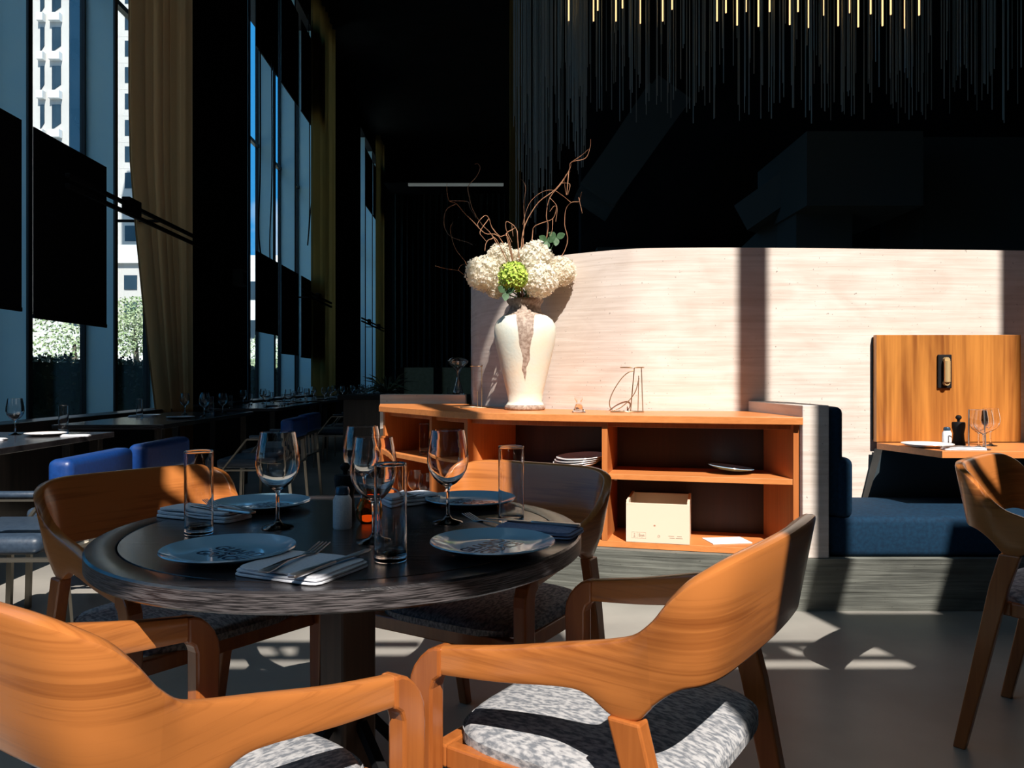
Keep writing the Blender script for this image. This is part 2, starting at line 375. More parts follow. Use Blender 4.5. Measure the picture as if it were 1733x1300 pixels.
def spline(pts, n=6, closed=False):
    P = [Vector(p) for p in pts]; out = []
    m = len(P)
    for i in range(m if closed else m-1):
        p0, p1, p2, p3 = (P[(i-1) % m], P[i], P[(i+1) % m], P[(i+2) % m]) if closed else (P[max(i-1, 0)], P[i], P[i+1], P[min(i+2, m-1)])
        for k in range(n):
            t = k/n
            out.append(0.5*((2*p1) + (p2-p0)*t + (2*p0-5*p1+4*p2-p3)*t*t + (3*p1-p0-3*p2+p3)*t**3))
    if not closed: out.append(P[-1])
    return out
def offset_line(pts, d):
    out = []
    for i, p in enumerate(pts):
        a = pts[max(i-1, 0)]; b = pts[min(i+1, len(pts)-1)]
        t = Vector((b[0]-a[0], b[1]-a[1])).normalized(); nrm = Vector((t.y, -t.x))
        out.append((p[0]+nrm.x*d, p[1]+nrm.y*d))
    return out
WA = R(1.95)      # the window wall runs 1.95 degrees left of the view
def WL(D, s, h=0.0):
    """point D metres left of the camera, s metres along the window wall"""
    return Vector((-math.cos(WA)*D - math.sin(WA)*s, -math.sin(WA)*D + math.cos(WA)*s, h))
def wbuild(b, name, m, parent=None, smooth=None):
    """mesh drawn with x = -D, y = s is turned onto the wall's line"""
    return b.build(name, m, parent, (0, 0, 0), 0 if parent is not None else WA, smooth)

# ------------------------------------------------------------------ room shell
CEIL = 9.3
struct(B().box(-5.2, 9.2, -2.2, 30, -0.1, 0).build('floor', M['floor']))
struct(B().box(-6, 9.4, -1.9, 30.2, CEIL, CEIL+0.2).build('ceiling', M['wall']))
struct(B().box(9.0, 9.3, -1.9, 30, 0, CEIL).build('wall_right', M['wall']))
struct(B().box(-6, 9.3, 29, 29.3, 0, CEIL).build('wall_far', M['wall']))
struct(B().box(-140, -5.25, -60, 260, -0.3, -0.12).build('ground', M['ground']))
struct(B().box(-60, 60, -60, -2.3, -0.3, -0.12).build('ground_street', M['ground']))
struct(B().box(-45, 50, -36, -27, -0.2, 24).build('wall_sky_block', M['opposite']))  # unseen dark block added to cut the blue sky fill

# unseen glazed wall behind the camera, openings and panels shaped to place the sunlight
def U(u): return u + SUN_K*1.5
def V(v): return v + SUN_V*1.5
yb0, yb1 = -1.62, -1.5
wb = B()
wb.box(-5.2, U(-2.7), yb0, yb1, 0, CEIL); wb.box(U(4.9), 9.1, yb0, yb1, 0, CEIL)
wb.box(U(-2.7), U(4.9), yb0, yb1, 0, V(1.42)); wb.box(U(-2.7), U(1.12), yb0, yb1, V(7.06), CEIL); wb.box(U(1.12), U(4.9), yb0, yb1, V(7.32), CEIL)
wb.box(U(-2.7), U(0.42), yb0, yb1, V(2.365), V(3.25)); wb.box(U(-1.32), U(-0.52), yb0, yb1, V(3.25), V(3.70))  # raised panel added to shade the left rear chair
wb.box(U(0.42), U(2.30), yb0, yb1, V(2.54), V(3.25))
wb.box(U(2.30), U(4.9), yb0, yb1, V(2.60), V(4.0))
wb.box(U(0.765), U(4.9), yb0, yb1, V(1.42), V(2.61)); wb.box(U(2.87), U(4.9), yb0, yb1, V(4.0), V(4.4))  # blocking panels added to keep sun off the chair corner and plinth
wb.box(U(0.30), U(0.62), yb0, yb1, V(3.24), V(3.42)); wb.box(U(0.74), U(0.99), yb0, yb1, V(3.24), V(3.78))  # small panels added to shade the rear plate and rear chair
struct(wb.build('wall_back', M['wall']))
tb = B()
for u, wdt in ((-2.38, .14), (-0.85, .14), (0.685, .17), (2.325, .15), (3.86, .16)):
    tb.box(U(u)-wdt/2, U(u)+wdt/2, yb0, yb1, V(3.25), V(7.06))
struct(tb.build('trim_1', M['frame']))
rb = B()
for v, hv in ((3.37, .018), (3.54, .027)):
    rb.box(U(-2.7), U(0.36), yb1-0.02, yb1+0.01, V(v)-hv, V(v)+hv); rb.box(U(0.95), U(4.9), yb1-0.02, yb1+0.01, V(v)-hv, V(v)+hv)
for u in (-1.95, -0.096, 1.775, 3.6):
    rb.box(U(u)-0.06, U(u)+0.06, yb1-0.02, yb1+0.02, V(3.38), V(3.53), 0.015)
    rb.bar((U(u)+0.10, yb1, V(3.54)), (U(u)+0.16, yb1, V(3.37)), 0.025, 0.025); rb.bar((U(u)-0.16, yb1, V(3.54)), (U(u)-0.10, yb1, V(3.37)), 0.025, 0.025)
struct(rb.build('trim_2', M['frame']))
struct(B().box(U(-2.7), U(4.9), yb0+0.03, yb0+0.04, V(1.42), V(7.06)).build('window_4', panemat('rear_glass', (0.97, 0.98, 0.98, 1), 0.04)))

# the window wall on the left
WTOP = 8.9
lw = B()
for s0, s1 in ((9.98, 12.72), (19.06, 24.1), (28.5, 30)): lw.box(-4.35, -3.87, s0, s1, 0, CEIL)
lw.box(-4.35, -3.87, -3, 30, WTOP, CEIL); lw.box(-4.35, -3.87, -3, 30, 0, 0.35); lw.box(-4.35, -3.87, -3, -1.0, 0, CEIL)
struct(wbuild(lw, 'wall_left', M['wall']))
ledge = B().box(-3.87, -3.60, -1, 28.4, 0.0, 0.76, 0.01)
struct(wbuild(ledge, 'trim_3', M['darkwood']))
FINS = [6.73+1.54*k for k in range(-4, 15)]
BAYS = ((-1.0, 9.98), (12.72, 19.06), (24.1, 28.5))
for i, (s0, s1) in enumerate(BAYS):
    wn = bpy.data.objects.new('window_%d' % (i+1), None); C.objects.link(wn); wn.rotation_euler = (0, 0, WA); struct(wn)
    fr = B()
    ss = [s for s in FINS if s0-0.3 < s < s1+0.3]
    for s in ss:
        fr.box(-3.905, -3.885, s-0.012, s+0.05, 0.35, WTOP)
        fr.box(-4.24, -4.19, s-0.03, s+0.03, 0.35, WTOP)
    fr.box(-4.24, -4.17, s0, s1, 5.35, 5.41)
    fr.build('window_frame', M['frame'], wn)
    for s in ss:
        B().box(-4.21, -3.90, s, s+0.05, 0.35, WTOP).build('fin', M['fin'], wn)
    B().box(-4.215, -4.205, s0, s1, 0.35, WTOP).build('glass_pane', M['pane'], wn)

# roller blinds, rails, curtains on the window wall
def blind(s0, s1, h0, h1, label, D=3.80):
    r = thing('roller_blind', label, 'blind', WL(D, (s0+s1)/2, h0), WA)
    L = (s1-s0)/2
    B().box(-0.004, 0.004, -L, L, 0, h1-h0).build('cloth', M['blind'], r)
    B().box(-0.012, 0.012, -L, L, -0.02, 0.015, 0.004).build('bottom_bar', M['black'], r)
    return r
blind(4.95, 6.47, 1.67, 3.22, 'black roller blind at the left edge of the photo, behind the nearest wine glass')
blind(6.64, 7.89, 1.63, 3.22, 'black roller blind over the bright hedge pane, left of the brown curtain')
blind(3.5, 4.9, 1.63, 3.22, 'black roller blind nearest the camera, outside the picture on the left')
for k, (s0, s1, h) in enumerate(((12.95, 14.3, 1.90), (14.55, 15.85, 1.58), (16.1, 17.3, 1.55))):
    nm = ('leftmost', 'middle', 'rightmost')[k]
    blind(s0, s1, h, 3.22, nm + ' of the three low black blinds between brown curtain and gold curtain')
    blind(s0, s1, 6.63, 8.5, nm + ' of the three high black blinds above the blue sky strips')
for k, (s0, s1) in enumerate(((24.6, 26.1), (26.3, 27.7))):
    blind(s0, s1, 6.6, 8.4, ('left', 'right')[k] + ' high black blind in the farthest tall window')

def rail(s0, s1, boxes, label, arm):
    t = thing('support_rail', label, 'rail', WL(3.41, s0*.975, 2.66), WA); L = s1-s0
    B().box(-0.02, 0.02, 0, L, 0.0, 0.035, 0.004).build('lower_rod', M['black'], t)
    B().box(-0.02, 0.02, 0, L, 0.085, 0.12, 0.004).build('upper_rod', M['black'], t)
    for s in boxes: B().box(-0.04, 0.04, s-s0-0.13, s-s0+0.13, 0.02, 0.17, 0.01).build('bracket', M['black'], t)
    B().box(-.50, -.02, arm-s0*.975-.015, arm-s0*.975+.015, .09, .115).build('wall_arm', M['black'], t)
    return t
rail(6.6, 9.6, (7.75,), 'black double rod with bracket crossing the brown curtain', 8.29)
rail(14.9, 17.6, (16.3,), 'black double rod with bracket beside the gold curtain', 15.99)
rail(22.0, 26.6, (23.4, 25.4), 'black double rod farthest along the window wall', 25.24)

def folds(s0, s1, D, h0, h1, n, amp, bow=None):
    b = B(); N = n*10; K = 14
    grid = []
    rnd = random.Random(int(s0*100))
    ph = [rnd.uniform(-0.6, 0.6) for _ in range(n+1)]
    for j in range(K+1):
        h = h0+(h1-h0)*j/K; row = []
        for i in range(N+1):
            t = i/N; s = s0+(s1-s0)*t
            if bow: s += bow(h, t)
            d = D + amp*math.sin(2*PI*n*t + ph[int(t*n) if t < 1 else n]*0.6) + amp*0.4*math.sin(2*PI*n*2.3*t+1.1)
            row.append(b.bm.verts.new((-d, s, h)))
        grid.append(row)
    for j in range(K):
        for i in range(N): b.bm.faces.new((grid[j][i], grid[j][i+1], grid[j+1][i+1], grid[j+1][i]))
    bmesh.ops.solidify(b.bm, geom=b.bm.faces[:], thickness=0.006)
    return b
bow1 = lambda h, t: (1-t)*0.75*max(0.0, min(1.0, (3.6-h)/3.2))**1.3
c1 = wbuild(folds(8.05, 9.55, 3.62, 0.04, 9.25, 7, 0.055, bow1), 'curtain', M['curtain'], smooth=60)
tag(c1, 'tall brown curtain gathered back beside the white tower view', 'curtain')
c2 = wbuild(folds(16.3, 18.3, 3.60, 0.04, 9.25, 7, 0.07), 'curtain', M['gold'], smooth=60)
tag(c2, 'tall olive gold curtain right of the blue sky strips', 'curtain')
c3 = wbuild(folds(26.0, 27.2, 3.62, 0.04, 9.25, 6, 0.07), 'curtain', M['gold'], smooth=60)
tag(c3, 'narrow olive gold curtain at the farthest tall window', 'curtain')
def hang(pts, r, label):
    o = B().tube(spline([WL(*p) for p in pts], 8), r, 6).build('pull_cord', M['black'])
    tag(o, label, 'cord')
hang([(3.74, 13.6, 8.8), (3.74, 13.7, 5), (3.74, 13.55, 3.4), (3.74, 13.7, 2.9), (3.74, 13.8, 3.5), (3.74, 13.78, 8.8)], 0.012, 'thin dark cord looping down in front of the leftmost blue strip')
hang([(3.74, 16.5, 8.8), (3.74, 16.6, 5), (3.74, 16.4, 3.9), (3.74, 16.65, 4.6), (3.74, 16.9, 5.6), (3.74, 16.85, 8.8)], 0.012, 'thin dark cord crossing itself beside the gold curtain')
hang([(3.74, 12.95, 8.8), (3.74, 13.0, 5), (3.74, 12.9, 3.6), (3.74, 13.05, 3.1)], 0.012, 'thin dark cord hanging beside the dark pier')
sp = thing('wall_speaker', 'small grey wall speaker on the dark pier below the blue sky strips', 'speaker', WL(3.80, 12.1, 2.52), WA)
B().box(-0.08, 0.08, -0.12, 0.12, 0, 0.26, 0.02).build('housing', mat('grey_plastic', (0.10, 0.11, 0.11), 0.5), sp)
B().box(-0.07, -0.02, -0.02, 0.02, 0.10, 0.14).build('bracket', M['black'], sp)
B().box(0.078, 0.086, -0.09, 0.09, 0.03, 0.22, 0.003).build('grille', M['black'], sp)

# far end of the room
fc = B()
cu = folds(-4.3, 0.2, 27.75, 0.02, 7.7, 22, 0.10)
for v in cu.bm.verts: v.co = Vector((v.co.y, -v.co.x, v.co.z))
tag(cu.build('curtain', M['darkcurtain'], smooth=60), 'wide black green curtain across the far end of the room', 'curtain')
struct(B().box(-3.65, -0.30, 27.2, 27.3, 7.87, 7.96).build('trim_4', M['strip']))
struct(B().box(-4.5, 9, 27.1, 29, 7.96, CEIL).build('trim_5', M['wall']))
t = thing('column', 'slim gold clad column left of the hanging chain curtain', 'column', (0.05, 12.0, 0))
B().box(-0.09, 0.09, -0.09, 0.09, 0.0, CEIL, 0.02).build('shaft', M['gold'], t)
B().box(-0.13, 0.13, -0.13, 0.13, 0.0, 0.12, 0.01).build('base', M['black'], t)
for k, (p0, p1) in enumerate(((680, 737), (744, 800))):
    a = at(p0, 622, 11.0); b2 = at(p1, 622, 11.0)
    g = thing('glass_screen', ('left', 'right')[k] + ' low olive frosted screen behind the low concrete wall', 'screen', ((a.x+b2.x)/2, 11.0, 0))
    wv = (b2.x-a.x)/2
    B().box(-wv, wv, -0.01, 0.01, 0.15, a.z).build('glass', M['frost'], g)
    B().box(-wv-0.03, wv+0.03, -0.03, 0.03, 0.0, 0.15).build('base_rail', M['black'], g)
    for sgn in (-1, 1): B().box(sgn*wv-0.03, sgn*wv+0.03, -0.03, 0.03, 0.15, a.z).build('post', M['black'], g)
# dark service counter behind the low wall
t = thing('service_counter', 'long black service counter behind the low concrete wall', 'counter', (-0.9, 7.6, 0))
B().box(-0.75, 0.75, -0.3, 0.3, 0.90, 0.945, 0.006).build('top', M['black'], t)
B().box(-0.70, 0.70, -0.26, 0.26, 0.0, 0.90).build('body', M['darkwood'], t)

# ceiling bulkheads over the open kitchen
def bulk(name, px0, px1, py0, py1, z0, z1, slant=0):
    a = at(px0, py0, z0); b_ = at(px1, py1, z0)
    return struct(B().box(a.x, b_.x, z0, z1, b_.z, a.z).build(name, M['soffit']))
bulk('trim_6', 1365, 1562, 222, 348, 8.0, 9.6)
bulk('trim_7', 1562, 1760, 232, 440, 8.6, 9.6)
bulk('trim_8', 1347, 1442, 348, 440, 8.4, 9.2)
bm_ = B()
a, b_ = at(1262, 372, 9.2), at(1420, 262, 8.5)
bm_.bar(a, b_, 0.30, 0.35); bm_.bar(at(1270, 440, 9.4), at(1400, 320, 8.7), 0.25, 0.3)
struct(bm_.build('trim_9', M['soffit']))
bm_ = B(); bm_.bar(at(1000, 350, 10), at(1120, 170, 10), 0.5, 0.5); bm_.bar(at(1010, 330, 9.6), at(1140, 150, 9.6), 0.12, 0.5)
struct(bm_.build('trim_10', M['soffit']))
struct(B().box(1.0, 8.9, 11.2, 11.6, 0, CEIL).build('wall_kitchen', M['wall']))
struct(B().box(1.2, 8.9, 10.9, 11.2, 0, 2.95).build('trim_11', M['soffit']))

# ------------------------------------------------------------------ curved concrete wall, plinth, partition
WH = 1.826
wall_pts = [(5.2, 4.60), (4.0, 4.45), (2.89, 4.37), (2.0, 4.31), (1.25, 4.27), (0.766, 4.29), (0.577, 4.35), (0.34, 4.50), (0.10, 4.70), (-0.10, 4.94), (-0.235, 5.25), (-0.30, 5.65)]
wp = [(p.x, p.y) for p in spline([(x, y, 0) for x, y in wall_pts], 6)]
back = offset_line(wp, 0.14)
struct(B().prism(wp + back[::-1], 0.0, WH, 0.0).build('wall_concrete', M['concrete'], smooth=30))
struct(B().prism([(-0.33, 5.50), (-0.33, 5.66), (-0.93, 5.78), (-0.96, 5.62)], 0.0, 0.988, 0.006).build('wall_low', M['concrete']))
plo = [(6.0, 3.67), (1.33, 3.67), (0.75, 3.78), (0.47, 3.86), (0.10, 3.98), (-0.20, 4.20), (-0.45, 4.55), (-0.80, 5.15)]
phi = [(6.0, 3.57), (1.33, 3.575), (0.75, 3.70), (0.45, 3.78), (0.07, 3.90), (-0.26, 4.13), (-0.52, 4.50), (-0.86, 5.10)]
bk = [(-0.86, 5.45), (-0.32, 5.45), (-0.25, 5.1), (-0.1, 4.85), (0.1, 4.66), (0.577, 4.33), (1.25, 4.26), (6.0, 4.28)]
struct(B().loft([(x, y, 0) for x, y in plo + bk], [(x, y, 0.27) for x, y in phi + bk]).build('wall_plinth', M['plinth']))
pt = B().prism([(1.345, 3.582), (1.468, 3.582), (1.46, 4.26), (1.30, 4.26)], 0.272, 0.98, 0.004)
struct(pt.build('wall_partition', M['concrete']))

# ------------------------------------------------------------------ sideboard
TOPZ = 0.925
front = [(1.345, 3.575), (0.9, 3.685), (0.45, 3.80), (0.12, 3.905), (-0.12, 4.02), (-0.27, 4.14), (-0.42, 4.33), (-0.62, 4.64), (-0.86, 5.0)]
fs = [(p.x, p.y) for p in spline([(x, y, 0) for x, y in front], 5)]
backc = [(-0.93, 5.45), (-0.34, 5.46), (-0.255, 5.22), (-0.12, 4.92), (0.08, 4.68), (0.33, 4.475), (0.57, 4.325), (0.766, 4.27), (1.25, 4.25), (1.295, 4.25)]
sb = thing('sideboard', 'curved orange teak sideboard with open shelves standing on the concrete plinth', 'sideboard', (0.3, 4.0, 0.27))
def cb(b, name, m, **k):
    for v in b.bm.verts: v.co -= Vector((0.3, 4.0, 0.27))
    return b.build(name, m, sb, **k)
cb(B().prism(fs + backc, TOPZ-0.036, TOPZ, 0.003), 'countertop', M['cab'])
body_f = offset_line(fs, -0.03)
body_f = [p for p in body_f]
if (Vector(body_f[0])-Vector(fs[0])).y < 0: body_f = offset_line(fs, 0.03)
sgn = 1 if body_f[5][1] > fs[5][1] else -1
def off(d): return offset_line(fs, (0.03+d) * (-1 if offset_line(fs, -0.03)[5][1] > fs[5][1] else 1))
f0 = off(0.0); fb = off(0.36)
def ribbon(fr, bk, z0, z1): return B().prism(list(fr) + list(bk)[::-1], z0, z1, 0.0015)
cb(ribbon(f0, fb, 0.272, 0.302), 'bottom_board', M['cab'])
cb(ribbon(off(0.01), fb, 0.605, 0.632), 'shelf', M['cab'])
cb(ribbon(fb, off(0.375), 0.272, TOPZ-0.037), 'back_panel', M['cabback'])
cb(ribbon(off(0.03), off(0.045), TOPZ-0.062, TOPZ-0.037), 'top_rail', M['cabv'])
def divider(i, th=0.028, name='divider'):
    a = Vector(f0[i]); b_ = Vector(fb[i]); t = (b_-a).normalized(); n = Vector((-t.y, t.x))*th/2
    poly = [tuple(a+n), tuple(a-n), tuple(b_-n), tuple(b_+n)]
    cb(B().prism(poly, 0.303, 0.604, 0.001), name, M['cabv']); cb(B().prism(poly, 0.633, TOPZ-0.038, 0.001), name, M['cabv'])
def near_px(px):
    return min(range(len(f0)), key=lambda i: abs(f0[i][0]/f0[i][1]*F_PX+866-px))
# the end panel right against the partition, one divider in the straight run, one where it starts to curve, one at the left end
e1 = [(1.342, 3.612), (1.318, 3.97), (1.290, 3.97), (1.315, 3.618)]
cb(B().prism(e1, 0.303, TOPZ-0.038, 0.001), 'end_panel', M['cabv'])
for px in (1033, 786, 730): divider(near_px(px))
i = len(f0)-1
a = Vector(f0[i]); t_ = (Vector(fb[i])-a).normalized(); n_ = Vector((-t_.y, t_.x))
e2 = [tuple(a), tuple(a - n_*0.028), tuple(a - n_*0.028 + t_*0.36), tuple(a + t_*0.36)]
cb(B().prism(e2, 0.303, TOPZ-0.038, 0.001), 'end_panel', M['cabv'])
for px, dd in ((1033, 0.03), (1033, -0.03), (1347, -0.02)):
    q = on(px, 812, 0.60)
    cb(B().lathe([(0, 0), (0.008, 0), (0.008, -0.012), (0, -0.014)], 10, q.x+dd, q.y+0.04, 0.604), 'shelf_pin', M['white'])

# ------------------------------------------------------------------ dining chair
HALF = [(.270, .20, .640, .590, 0), (.267, .08, .662, .603, 0), (.262, -.04, .690, .621, 0), (.261, -.085, .701, .618, .1), (.261, -.125, .712, .596, .3),
        (.261, -.163, .727, .596, .5), (.260, -.195, .757, .630, .8), (.253, -.224, .806, .655, 1), (.236, -.246, .838, .662, 1), (.195, -.258, .850, .664, 1), (.11, -.265, .852, .666, 1), (0, -.268, .852, .667, 1)]
def shell_stations():
    full = HALF + [(-a, b, t, o, l) for a, b, t, o, l in HALF[-2::-1]]
    P = spline([(a, b, t) for a, b, t, o, l in full], 5); Q = spline([(o, l, 0) for a, b, t, o, l in full], 5)
    out = []
    for p, q in zip(P, Q): out.append((p.x, p.y, p.z, q.x, max(0, q.y)))
    return out
def shell_part(st, k0, k1, th=0.027):
    b = B(); bm = b.bm; uvl = bm.loops.layers.uv.new('UVMap')
    rings = []; arc = 0; prev = None; us = []
    for k in range(k0, k1+1):
        x, y, top, bot, lean = st[k]
        a = st[max(k-1, 0)]; c = st[min(k+1, len(st)-1)]
        t = Vector((c[0]-a[0], c[1]-a[1])).normalized(); n = Vector((-t.y, t.x))
        if n.dot(Vector((x, y+0.02))) < 0: n = -n
    for k in range(0, k1+1):
        x, y, top, bot, lean = st[k]
        if prev: arc += math.hypot(x-prev[0], y-prev[1])
        prev = (x, y)
        if k < k0: continue
        a = st[max(k-1, 0)]; c = st[min(k+1, len(st)-1)]
        t = Vector((c[0]-a[0], c[1]-a[1])).normalized(); n = Vector((-t.y, t.x))
        if n.dot(Vector((x, y+0.02))) < 0: n = -n
        h = top-bot; r = 0.008; hw = th/2
        prof = [(-hw, bot+r), (-hw+r*.3, bot+r*.3), (-hw+r, bot), (hw-r, bot), (hw-r*.3, bot+r*.3), (hw, bot+r), (hw, bot+h*.33), (hw, bot+h*.66),
                (hw, top-r), (hw-r*.3, top-r*.3), (hw-r, top), (-hw+r, top), (-hw+r*.3, top-r*.3), (-hw, top-r), (-hw, bot+h*.66), (-hw, bot+h*.33)]
        ring = []
        for o_, z in prof:
            oo = o_ + lean*(0.035*(z-0.64)/0.19) 
            ring.append((bm.verts.new((x+n.x*oo, y+n.y*oo, z)), z + o_))
        rings.append(ring); us.append(arc)
    for i in range(len(rings)-1):
        A, Bq = rings[i], rings[i+1]; m = len(A)
        for j in range(m):
            f = bm.faces.new((A[j][0], A[(j+1) % m][0], Bq[(j+1) % m][0], Bq[j][0]))
            for lp, (u, v) in zip(f.loops, ((us[i], A[j][1]), (us[i], A[(j+1) % m][1]), (us[i+1], Bq[(j+1) % m][1]), (us[i+1], Bq[j][1]))): lp[uvl].uv = (u, v)
    for ring, u in ((rings[0], us[0]), (rings[-1], us[-1])):
        f = bm.faces.new([q[0] for q in ring])
        for lp, q in zip(f.loops, ring): lp[uvl].uv = (u, q[1])
    return b
def cushion(hw, y0, y1, zb, zt, dome):
    b = B(); N = 48; rows = []
    yc = (y0+y1)/2; hy = (y1-y0)/2
    prof = [(0.90, zb), (0.97, zb+0.006), (1.0, zb+0.02), (1.0, zt-0.028), (0.985, zt-0.012), (0.955, zt), (0.90, zt+dome*.25), (0.75, zt+dome*.6), (0.5, zt+dome*.87), (0.25, zt+dome*.98)]
    for s, z in prof:
        row = []
        for i in range(N):
            th = 2*PI*i/N; e = 2/4.2
            cx = math.copysign(abs(math.cos(th))**e, math.cos(th)); cy = math.copysign(abs(math.sin(th))**e, math.sin(th))
            row.append(b.bm.verts.new((cx*hw*s, yc+cy*hy*s, z)))
        rows.append(row)
    for A, Bq in zip(rows, rows[1:]):
        for i in range(N): b.bm.faces.new((A[i], A[(i+1) % N], Bq[(i+1) % N], Bq[i]))
    c = b.bm.verts.new((0, yc, zt+dome))
    for i in range(N): b.bm.faces.new((rows[-1][i], rows[-1][(i+1) % N], c))
    b.bm.faces.new(rows[0])
    return b
def make_chair(label, loc, rotz):
    t = thing('dining_chair', label, 'chair', loc, rotz)
    st = shell_stations(); n = len(st)-1; cut = 29
    shell_part(st, cut, n-cut).build('backrest', M['chair'], t, smooth=40)
    shell_part(st, 0, cut).build('armrest', M['chair'], t, smooth=40)
    shell_part(st, n-cut, n).build('armrest', M['chair'], t, smooth=40)
    fl = [(.197, .640), (.210, .639), (.226, .632), (.242, .618), (.256, .600), (.265, .580), (.268, .555), (.262, .30), (.252, 0), (.222, 0), (.216, .30), (.215, .565), (.210, .580), (.197, .590)]
    rl = [(-.120, .598), (-.174, .598), (-.200, .50), (-.295, 0), (-.262, 0), (-.150, .50)]
    for sgn in (1, -1):
        B().prism(fl, sgn*.270-.018, sgn*.270+.018, 0.005, 'x').build('leg', M['chairleg'], t)
        B().prism(rl, sgn*.262-.016, sgn*.262+.016, 0.004, 'x').build('leg', M['chairleg'], t)
    f = B()
    f.box(-.252, .252, .212, .24, .415, .455, .004); f.box(-.246, .246, -.175, -.15, .415, .455, .004)
    f.box(.226, .252, -.15, .212, .415, .455, .004); f.box(-.252, -.226, -.15, .212, .415, .455, .004)
    f.build('seat_frame', M['chairleg'], t)
    cushion(.243, -.225, .245, .450, .480, .020).build('seat', M['fabric'], t, smooth=60)
    return t
def face(fx, fy): return math.atan2(-fx, fy)
ch0 = make_chair('orange walnut armchair at the right front of the round table, sunlit back and grey seat', (0.20, 1.458, 0), face(-.823, .568))
dup(ch0, (-.528, 1.20, 0), face(.557, .83), 'orange walnut armchair in the bottom left corner of the photo, back to the camera')
dup(ch0, (-.905, 2.146, 0), face(.79, -.61), 'walnut armchair mostly in shade at the left of the round table, beside the blue chairs').scale = (1, 1, .975)
dup(ch0, (-.077, 2.267, 0), face(-.515, -.857), 'walnut armchair behind the round table, in front of the sideboard').scale = (1, 1, .975)
dup(ch0, (1.726, 2.306, 0), face(.70, -.714), 'dark walnut armchair cut off by the right edge of the photo')

# ------------------------------------------------------------------ round table
TC = (-.39, 1.84); TR = .5525; TH = .75
tb_ = thing('round_table', 'round black stained oak pedestal table set for four', 'table', (TC[0], TC[1], 0))
def grooved():
    b = B(); p = [(0, TH-.012), (0, TH)]
    r0 = TR-.062
    b.lathe([(0, TH), (r0-.002, TH), (r0-.001, TH-.004), (r0, TH-.012), (0, TH-.012)], 96); return b
grooved().build('table_top', M['table'], tb_, smooth=25)
ring = B()
ring.lathe([(TR-.062, TH-.012), (TR-.0605, TH-.001), (TR-.058, TH), (TR-.004, TH), (TR, TH-.004), (TR, TH-.036), (TR-.004, TH-.040), (TR-.062, TH-.040)], 96)
ro = ring.build('rim', [M['table'], M['tableedge']], tb_, smooth=25)
for p in ro.data.polygons:
    if abs(p.normal.z) < .5 and p.center.xy.length > TR-.01: p.material_index = 1
B().lathe([(0, TH-.040), (TR-.064, TH-.040), (TR-.064, TH-.0125), (0, TH-.0125)], 64).build('underside', M['darkwood'], tb_, smooth=25)
mt = Matrix.Rotation(R(48), 4, 'Z')
B().box(-.048, .048, -.048, .048, .03, TH-.041, .008, rot=mt).build('column', M['midwood'], tb_)
fo = B()
for k in range(4):
    an = R(48+90*k+45-45); d = Vector((math.cos(an), math.sin(an), 0))
    fo.bar(d*.05+Vector((0, 0, .30)), d*.30+Vector((0, 0, .02)), .022, .022)
fo.lathe([(0, 0), (.33, 0), (.33, .012), (.30, .025), (0, .03)], 48)
fo.build('base', M['black'], tb_)

# ------------------------------------------------------------------ tableware prototypes
def shellprof(outer, th):
    """outer profile from the foot up; walls th thick, closed on the inside"""
    return outer
def wine_glass():
    o = [(0, 0), (.036, 0), (.0375, .002), (.034, .0045), (.012, .010), (.0048, .020), (.0042, .05), (.0044, .080), (.008, .090), (.022, .098), (.036, .112), (.046, .130), (.051, .150), (.050, .175), (.045, .205), (.0405, .228)]
    i = [(.0395, .2285), (.0437, .205), (.0488, .175), (.0497, .150), (.0445, .131), (.0345, .114), (.020, .101), (.006, .094), (0, .093)]
    return B().lathe(o+i, 40)
def tumbler():
    return B().lathe([(0, 0), (.029, 0), (.0308, .001), (.0315, .003), (.0315, .005), (.0315, .05), (.0315, .185), (.0315, .189), (.0308, .1905), (.0300, .189), (.0300, .185), (.0298, .05), (.0297, .022), (.0290, .017), (.026, .0135), (.022, .013), (0, .013)], 40)
def plate_mesh(r=.13):
    return B().lathe([(0, .002), (r*.52, .002), (r*.56, 0), (r*.60, .003), (r*.80, .008), (r*.965, .0165), (r, .019), (r*.99, .0215), (r*.95, .020), (r*.78, .0125), (r*.62, .0075), (r*.5, .0065), (0, .0065)], 72)
wg = wine_glass().build('wine_glass', M['glass'], None, smooth=50); wg.hide_render = False
tg = tumbler().build('tumbler', M['glass'], None, smooth=50)
WG_USED = [False]; TG_USED = [False]
def put_wg(loc, label, group=None, s=1.0, rot=0.0):
    o = wg if not WG_USED[0] else wg.copy()
    if WG_USED[0]: C.objects.link(o)
    WG_USED[0] = True
    o.location = loc; o.scale = (s, s, s); o.rotation_euler = (0, 0, rot)
    for k in ('label', 'category', 'group'):
        if k in o.keys(): del o[k]
    return tag(o, label, 'wine glass', group)
def put_tg(loc, label, group=None, s=1.0):
    o = tg if not TG_USED[0] else tg.copy()
    if TG_USED[0]: C.objects.link(o)
    TG_USED[0] = True
    o.location = loc; o.scale = (s, s, s)
    for k in ('label', 'category', 'group'):
        if k in o.keys(): del o[k]
    return tag(o, label, 'tumbler', group)

